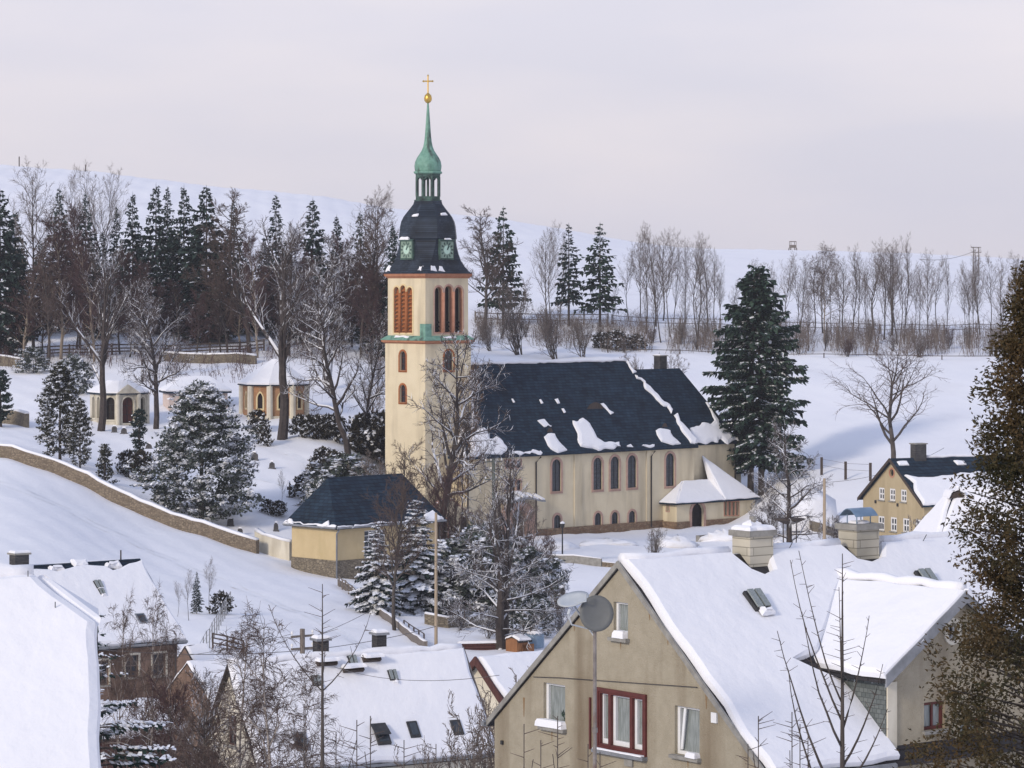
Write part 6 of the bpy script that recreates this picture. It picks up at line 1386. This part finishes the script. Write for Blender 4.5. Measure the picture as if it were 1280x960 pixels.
# ---- snowy trees of the churchyard
for p, px, d, top, w, l in (
 (SNOWY,195,345,352,.95,'snowy tree with a stout dark trunk between the pale and pink mausoleums'),
 (FORK,352,340,300,1.0,'big many forked snowy tree standing before the orange brick mausoleum'),
 (FORK,126,343,330,.9,'many stemmed pale tree rising in front of the pale stone mausoleum'),
 (SNOWY,436,336,348,.9,'snowy spreading tree with a leaning trunk left of the tower'),
 (SNOWY,450,340,392,.7,'smaller snowy tree close behind the leaning one left of the tower'),
 (SNOWY,410,372,296,1.0,'snowy oak at the edge of the wood above the churchyard hedge'),
 (SNOWY,540,309,418,.92,'old snow lined tree covering the lower tower and the gateway'),
 (BOUGH,988,304,528,.95,'snow lined yard tree with a platform round its trunk'),
 (SNOWY,178,380,372,.8,'small snow speckled tree under the purple brown ones')):
    plant(p, px, d, top, l, w, 'tree')
plant(LIME, 493, 241, 560, 'tall dark tree rising in front of the chapel roof', .85)
plant(BOUGH, 626, 233, 640, 'big spreading tree with low snowy boughs by the orange hut', 1.5)
plant(FORK, 630, 234, 588, 'many stemmed dark tree rising through the big spreading one', .95)
plant(LONE, 1122, 330, 436, 'lone bare tree with few leaves behind the farmhouse', 1.5)
plant(PINE, 945, 356, 331, 'huge dark pine with two trunks right of the church', 1.04, 'pine')
plant(BUSH, 815, 303, 655, 'small bare bush in front of the drainpipe of the church', 1.2, 'bush')
plant(BUSHR, 560, 300, 570, 'rusty twigged tall shrub against the gateway', .9, 'shrub')
plant(RUST, 462, 348, 452, 'rusty brown leaved small tree left of the tower', 1.0)
plant(RUST, 577, 316, 455, 'rusty dry leaved tree beside the nave roof corner', .55)
# ---- right of the tower, along the fence
for p, px, d, top, w, l in (
 (LIME,605,458,264,1.25,'wide bare tree close beside the right side of the tower'),
 (FIR,629,462,258,.95,'ragged dark fir beside the wide bare tree right of the tower'),
 (FIR2,711,464,279,1.0,'slim dark fir, left one of two standing alone on the bank'),
 (FIR,750,464,278,1.02,'broad dark fir, right one of two standing alone on the bank')):
    plant(p, px, d, top, l, w, 'fir' if p in (FIR, FIR2) else 'tree')
ROW = 'bare trees in the row along the hillside fence'
for i, (px, top, w) in enumerate(((682,296,.9),(690,290,.8),(700,300,.7),(800,302,.9),(808,296,1.),(820,292,1.),(829,296,1.),(838,300,.8),(842,312,.7),(857,306,.6),(872,306,.9),(884,304,1.),(893,318,.8),(985,326,.9),(1000,330,.8),(1018,325,1.),(1046,330,.8),(1065,318,.9),(1074,322,.7),(1096,318,1.),(1105,312,1.),(1114,310,1.),(1124,318,.8),(1130,306,.8),(1150,336,.7),(1172,331,1.1),(1212,338,.9),(1222,330,.7),(1238,326,1.),(1255,332,.9),(1275,330,1.),(1310,325,1.))):
    plant((ASH,ASH2,ASH3)[i%3], px, 455+(i*7)%22, top, 'slender bare tree in the long row along the hillside fence right of the tower', w*1.05, 'tree', ROW)
rng = random.Random(5)
for i in range(30):
    px = 765+i*17.3+rng.uniform(-8,8); plant((ASH3,ASH2,ASH)[i%3], px, rng.uniform(448,474), rng.uniform(318,372), 'slender bare tree in the long row along the hillside fence right of the tower', rng.uniform(.7,1.3), 'tree', ROW)
plant(BIRCH, 1031, 460, 308, 'bushy drooping birch standing out of the hillside row', 1.25)
SHR = 'bare shrubs on the hillside bank'
rng = random.Random(77)
for i in range(22):
    px = 600+i*30.6+rng.uniform(-5,5); d = rng.uniform(443,458)
    plant((BUSH,BUSH,BUSH,BUSHR)[i%4], px, d, (HZ-on(px,d).z/d*F)-rng.uniform(18,36)+0, 'leafless brown shrub on the brushy bank right of the tower', rng.uniform(.9,1.4), 'shrub', SHR)
for px, d, top, w, l in ((648,432,344,1.1,'large many stemmed bare bush above the nave ridge, left of three'),(693,430,375,1.2,'wide bare bush above the nave ridge, middle of three'),(728,432,388,1.2,'low bare bush above the nave ridge, right of three'),(612,436,392,1.1,'bare bush right beside the tower below the fence'),(828,385,436,1.0,'faint small bush left of the church chimney'),(795,388,436,.9,'faint little bush over the nave ridge end')):
    plant(BUSH, px, d, top, l, w, 'bush')
for px, d, top, w, l in ((752,448,408,1.,'snow dotted juniper on the bank, leftmost of three'),(771,447,406,1.,'snow dotted juniper on the bank, middle one of three'),(795,447,411,1.1,'snow dotted juniper on the bank, rightmost of three')):
    plant(SHRUB, px, d, top+8, l, w, 'shrub')
# ---- evergreens of the churchyard and garden
plant(ARB, 75, 309, 456, 'big snow speckled arborvitae above the rubble wall', 1.05, 'arborvitae')
plant(ARB, 100, 306, 500, 'second arborvitae crowding the big one on its right', .8, 'arborvitae')
plant(ARBS, 131, 301, 556, 'small snow dotted arborvitae right behind the wall', 1.0, 'arborvitae')
plant(CYP, 174, 325, 511, 'slim dark columnar yew before the pale mausoleum', 1.0, 'yew')
plant(CYP, 0, 342, 462, 'dark columnar yew cut by the left edge', 1.2, 'yew')
plant(HOLLY, 252, 297, 483, 'great rounded evergreen thick with snow behind the wall', 1.0)
plant(SNB, 42, 390, 436, 'snow bowed bush on the slope at the upper left', 1.1, 'bush')
plant(SNB, 92, 372, 446, 'snowy bush behind the big arborvitae', .8, 'bush')
for px, d, top, w, l in ((160,311,565,.8,'low dark hedge bush left of the great evergreen'),(176,310,566,.8,'low dark hedge bush touching the great evergreen')): plant(SHRUB, px, d, top, l, w, 'bush')
HG = 'clipped bushes of the churchyard hedge'
for px in (375,387,398,409,419,452,464,476,486): plant(SHRUB, px, 341, 520, 'brown leaved snow topped bush in the hedge below the brick mausoleum', .75, 'hedge bush', HG)
for px, d, top, w, l in ((322,345,514,.8,'low snowy bush at the foot of the brick mausoleum'),(405,324,561,1.,'flat snow topped bush in the churchyard, upper left of a cluster'),(396,316,579,.8,'dark little bush between two flat snowy ones'),(420,322,566,1.,'snowy bush in the churchyard cluster, upper right'),(380,309,595,.9,'dark bush by the railing above the chapel'),(330,336,533,.6,'small round bush left of the churchyard path'),(334,302,625,.9,'grey thorny bush heap left of the chapel roof'),(348,301,627,.9,'grey thorny bush heap closest to the chapel roof')): plant(SHRUB, px, d, top, l, w, 'bush')
plant(SNB, 432, 305, 575, 'large snowy rhododendron behind the chapel ridge', 1.2, 'bush')
plant(SNB, 398, 300, 602, 'snowy climbing bush along the chapel hip', .6, 'bush')
plant(SNSP, 520, 257, 624, 'snow smothered spruce in front of the chapel, taller of two', 1.2, 'spruce')
plant(SNSP, 470, 252, 655, 'snow smothered spruce left of the tall dark trunk', 1.1, 'spruce')
for px, d, top, w, l in ((568,262,690,1.2,'snow buried yew right of the taller snowy spruce'),(592,258,676,1.1,'snow buried bush left of the big spreading tree'),(605,262,662,1.,'snowy bush behind the big spreading tree, left side'),(655,258,690,1.1,'snowy bush behind the big spreading tree, right side'),(672,243,752,.9,'snowy low bush beside the blue tank'),(540,256,735,.8,'round dark bush at the foot of the taller snowy spruce'),(690,262,706,.7,'snowy bush at the end of the low grey wall'),(640,246,742,1.,'snowy bush under the boughs of the big spreading tree')): plant(SNB, px, d, top, l, w, 'bush')
for px, d, top, w, l in ((664,262,660,1.1,'dense grey twigged round shrub right of the big spreading tree'),(585,300,628,1.,'bare shrub in front of the gateway'),(655,300,610,1.,'bare tall shrub over the church portal'),(612,295,630,1.,'bare shrub at the foot of the electricity pole'),(700,250,730,1.,'bare shrub above the left slope of the tan gable'),(480,300,560,1.1,'bare tangled shrub behind the chapel roof'),(505,300,580,1.,'bare shrub at the tower foot')): plant(BUSH if px != 664 else BUSHR, px, d, top, l, w, 'shrub')
for px, d, top, w, l in ((575,245,745,1.2,'snow strewn low shrub behind the pale pole'),(610,240,752,1.2,'snow strewn low shrub left of the orange hut'),(700,240,765,1.0,'snow strewn shrub right of the blue tank'),(960,320,610,.9,'snowy shrub between pine trunks and yard tree'),(930,368,560,1.,'snowy shrub beneath the huge pine'),(1150,276,640,.7,'snowy little shrub at the farmhouse corner'),(1040,296,640,.8,'frosty shrub behind the bare wooden post')): plant(BUSHS, px, d, top, l, w, 'shrub')
plant(SPR2, 246, 238, 714, 'young snowy spruce in the garden of the brown house', .95, 'spruce')
for px, d, top, l in ((222,236,730,'slim garden sapling, leftmost beside the brown house'),(236,234,718,'slim garden sapling left of the young spruce'),(262,240,703,'slim garden sapling right of the young spruce')): plant(ASH2, px, d, top, l, .9, 'sapling')
plant(SHRUB, 277, 240, 741, 'dark bush by the garden mesh fence', .8, 'bush')
# ---- thicket in front of the lower houses
for p, px, d, top, w, l in ((BIRCH,150,122,756,.6,'slender birch before the brown house, leftmost of the thicket'),(BIRCH,192,118,748,.6,'slender birch with pale stem before the brown house windows'),(BIRCH,218,124,790,.6,'thin birch at the right end of the brown house'),(RED2,176,128,870,1.1,'brown twigged tree in the dark of the thicket'),(RED2,216,116,868,1.0,'low brown twigged tree beside the shed'),(BIRCH,296,112,786,1.15,'bushy birch before the pale gable of the long snow roof'),(BIRCH,332,108,776,1.15,'tall fine twigged birch over the left end of the long roof'),(LIME,288,110,872,1.,'dark low branched tree in front of the pale gable'),(BIRCH,385,100,838,.9,'leafless birch reaching across the flat skylight'),(ASH,258,114,880,1.2,'spreading grey branches below the brown shed'),(SNOWY,240,118,850,.9,'frosted tree at the foot of the thicket')):
    plant(p, px, d, top, l, w, 'tree')
plant(BUSH, 566, 96, 905, 'fine twigged bush in front of the eaves of the long roof', .8, 'bush'); plant(BUSH, 600, 102, 868, 'fine twigged bush in front of the red brown verge', .8, 'bush')
plant(BUSH, 648, 108, 835, 'fine twigged bush left of the tan gable', .8, 'bush')
# snow loaded spruce boughs beside the near roof
plant(conifer(41, 10, 3.0, 'snowy_spruce', snow=lambda t: .8, dens=1.4, irregular=.3, clear=.04, whorl=.62, nb=7, droop=.38, step=.13, qs=.34, sw=1.6, pads=2, r0=.14), 120, 92, 770, 'snow loaded spruce whose boughs poke out behind the clipped white roof', 1.25, 'spruce')
# ---- young trees close to the camera
def sapling(seed, H, r0, br, label, px, d, top, lean=0., group=None):
    rng = random.Random(seed); tr, cr = MB(), MB(); n = 14; pts = [V(lean*math.sin(i/n*3)*.1, 0, H*i/n-.3*(i == 0)) for i in range(n+1)]; rad = [max(r0*(1-.93*i/n), .006) for i in range(n+1)]; tr.tube(pts, rad, 7)
    for t, ln, az, ang in br:
        k = t*n; j = min(int(k), n-1); p = pts[j].lerp(pts[j+1], k-j); d_ = V(math.cos(az)*math.sin(ang), math.sin(az)*math.sin(ang), math.cos(ang)); q = [p]; m = 7
        for i in range(m): d_ = (d_+UZ*.16+V(rng.gauss(0,.03),rng.gauss(0,.03),0)).normalized(); q.append(q[-1]+d_*ln/m)
        tr.tube(q, [max(rad[j]*.55*(1-.85*i/m), .005) for i in range(m+1)], 5)
        for i in range(int(ln*7)):
            u = rng.uniform(.2,.98)*m; jj = min(int(u), m-1); c = q[jj].lerp(q[jj+1], u-jj); dd = rot_dir((q[jj+1]-q[jj]).normalized(), R(rng.uniform(45,85)), rng.uniform(0,6.28)); cr.tube([c, c+dd*rng.uniform(.05,.16)], [.005,.003], 3, cap=False)
    for i in range(int(H*9)):
        t = rng.uniform(.35,.99)*n; j = min(int(t), n-1); c = pts[j].lerp(pts[j+1], t-j); a = rng.uniform(0,6.28); cr.tube([c, c+V(math.cos(a),math.sin(a),.3)*rng.uniform(.08,.3)], [.006,.003], 3, cap=False)
    p = proto('young_tree', tr, cr, 'bark', 'twig_brown', H); plant(p, px, d, top, label, 1., 'young tree', group, rz=0.)
sapling(1, 6., .062, ((.74,1.5,3.0,.95),(.74,1.35,.1,.95),(.78,.5,5.,1.0),(.42,1.3,.4,.7),(.35,1.6,2.8,.7)), 'tall slender young tree with a forked pair of branches before the long roof', 403, 46, 730)
sapling(2, 6., .066, ((.66,2.2,3.3,.55),(.62,2.3,2.7,.5),(.56,2.0,3.6,.6),(.52,1.5,.3,.7),(.46,1.3,.1,.75),(.60,1.6,.5,.35),(.42,2.6,2.95,.55),(.70,1.4,4.4,.4),(.36,2.4,3.1,.6)), 'tall slender young tree with upswept branches before the slate cheek', 1053, 46, 692)
YS = 'thin shoots rising from the bottom edge'
for i, (px, top, ln) in enumerate(((655,905,0),(676,925,0),(697,895,.2),(735,930,0),(750,940,.2),(545,930,0),(505,925,0),(463,895,.1),(446,900,0),(935,930,0),(948,895,0),(990,890,0),(1000,905,.1),(1010,920,0),(420,915,0),(380,880,.3))):
    sapling(50+i, 3.2, .018, ((.6,.6,i*1.3,.4),(.75,.4,i*2.1,.5)), 'thin leafless shoot sticking up at the bottom edge of the picture', px, 44+i%5, top, 0., YS)
# small churchyard sapling
plant(ASH2, 352, 303, 592, 'thin young tree alone in the churchyard snow left of the chapel', .8, 'young tree')
# ---- brown green cypress near the camera
def cypress():
    rng = random.Random(9); H, Rm = 9.3, 1.8; trunk, crown = MB(), MB(); trunk.tube([V(0,0,-.5), V(.03,0,H*.5), V(0,0,H*.96)], [.16,.10,.015], 8)
    ph = [rng.uniform(0,6.28) for _ in range(8)]
    plumes = []
    for i in range(1250):
        t = rng.random()**1.05; az = rng.uniform(0,6.28); R_ = Rm*((1-t)**.84)*(1+.16*math.sin(az*3+t*11+ph[0])+.16*math.sin(t*31+az+ph[1])+.10*math.sin(az*7+ph[2]))*(1-.30*math.exp(-((t-.53)/.09)**2))+.08; k = .15+.85*rng.random()**.5
        plumes.append((V(math.cos(az)*R_*k, math.sin(az)*R_*k, H*(.05+.95*t)), V(math.cos(az), math.sin(az), rng.uniform(-.25,.75)).normalized(), .5-.22*t))
    for c, o, s in plumes:
        if rng.random() < .35: trunk.tube([V(0,0,max(0,c.z-.25)), c*.5+V(0,0,c.z*.5-.12), c], [.02,.014,.006], 3, cap=False)
        for j in range(46):
            u = rng.random(); b = c+o*s*(u-.45)+V(rng.gauss(0,.05), rng.gauss(0,.05), rng.gauss(0,.08)); d = (o*.8+V(rng.gauss(0,.6), rng.gauss(0,.6), rng.gauss(-.15,.6))).normalized()
            for q in range(2): e = rot_dir(d, rng.uniform(0,.6), rng.uniform(0,6.28)); leaf_quad(crown, b, e, rng.uniform(.015,.030), rng.uniform(.04,.09), rng, 0)
    p = proto('cypress_tree', trunk, crown, 'bark', 'thuja', H); plant(p, 1293, 41, 334, 'tall brown green cypress cut by the right edge', 1.0, 'cypress')
cypress()
# undergrowth nobody could count
def brush(name, label, spans, seed, m):
    rng = random.Random(seed); mb = MB()
    for (x0, x1, d0, d1, n, h0, h1) in spans:
        for i in range(n):
            px = rng.uniform(x0, x1)
            if rng.random() > .45+.5*math.sin(px*.11+seed)*math.sin(px*.043+1): continue
            b = on(px, rng.uniform(d0, d1), -.1); h = rng.uniform(h0, h1)*rng.choice((.6,.8,1,1)); e = b+V(rng.gauss(0,.18)*h, rng.gauss(0,.18)*h, h); mid = b.lerp(e,.5)+V(rng.gauss(0,.06)*h, rng.gauss(0,.06)*h, 0)
            mb.tube([b, mid, e], [.03,.022,.010], 3, cap=False)
            for k in range(3): q = b.lerp(e, rng.uniform(.35,.9)); mb.tube([q, q+V(rng.gauss(0,.25)*h, rng.gauss(0,.25)*h, rng.uniform(.1,.35)*h)], [.016,.008], 3, cap=False)
    o = mb.build(name, M[m]); o['kind'] = 'stuff'; o['label'] = label
brush('undergrowth', 'tangle of leafless brush on the hillside bank', [(594,770,444,466,1900,1.0,3.0),(770,960,444,468,2100,1.2,3.4),(960,1290,444,470,3700,1.2,4.4)], 5, 'twig_grey')
brush('brambles', 'dark brambles and saplings under the wood', [(-30,480,392,404,1500,.8,3.0),(180,330,378,392,500,.5,1.4),(480,600,380,430,200,.6,1.6)], 6, 'twig_red')
# unused kinds and the prototypes themselves are not part of the place
for p in HID:
    for c in CHILDREN[p.name]: bpy.data.objects.remove(c)
    bpy.data.objects.remove(p)
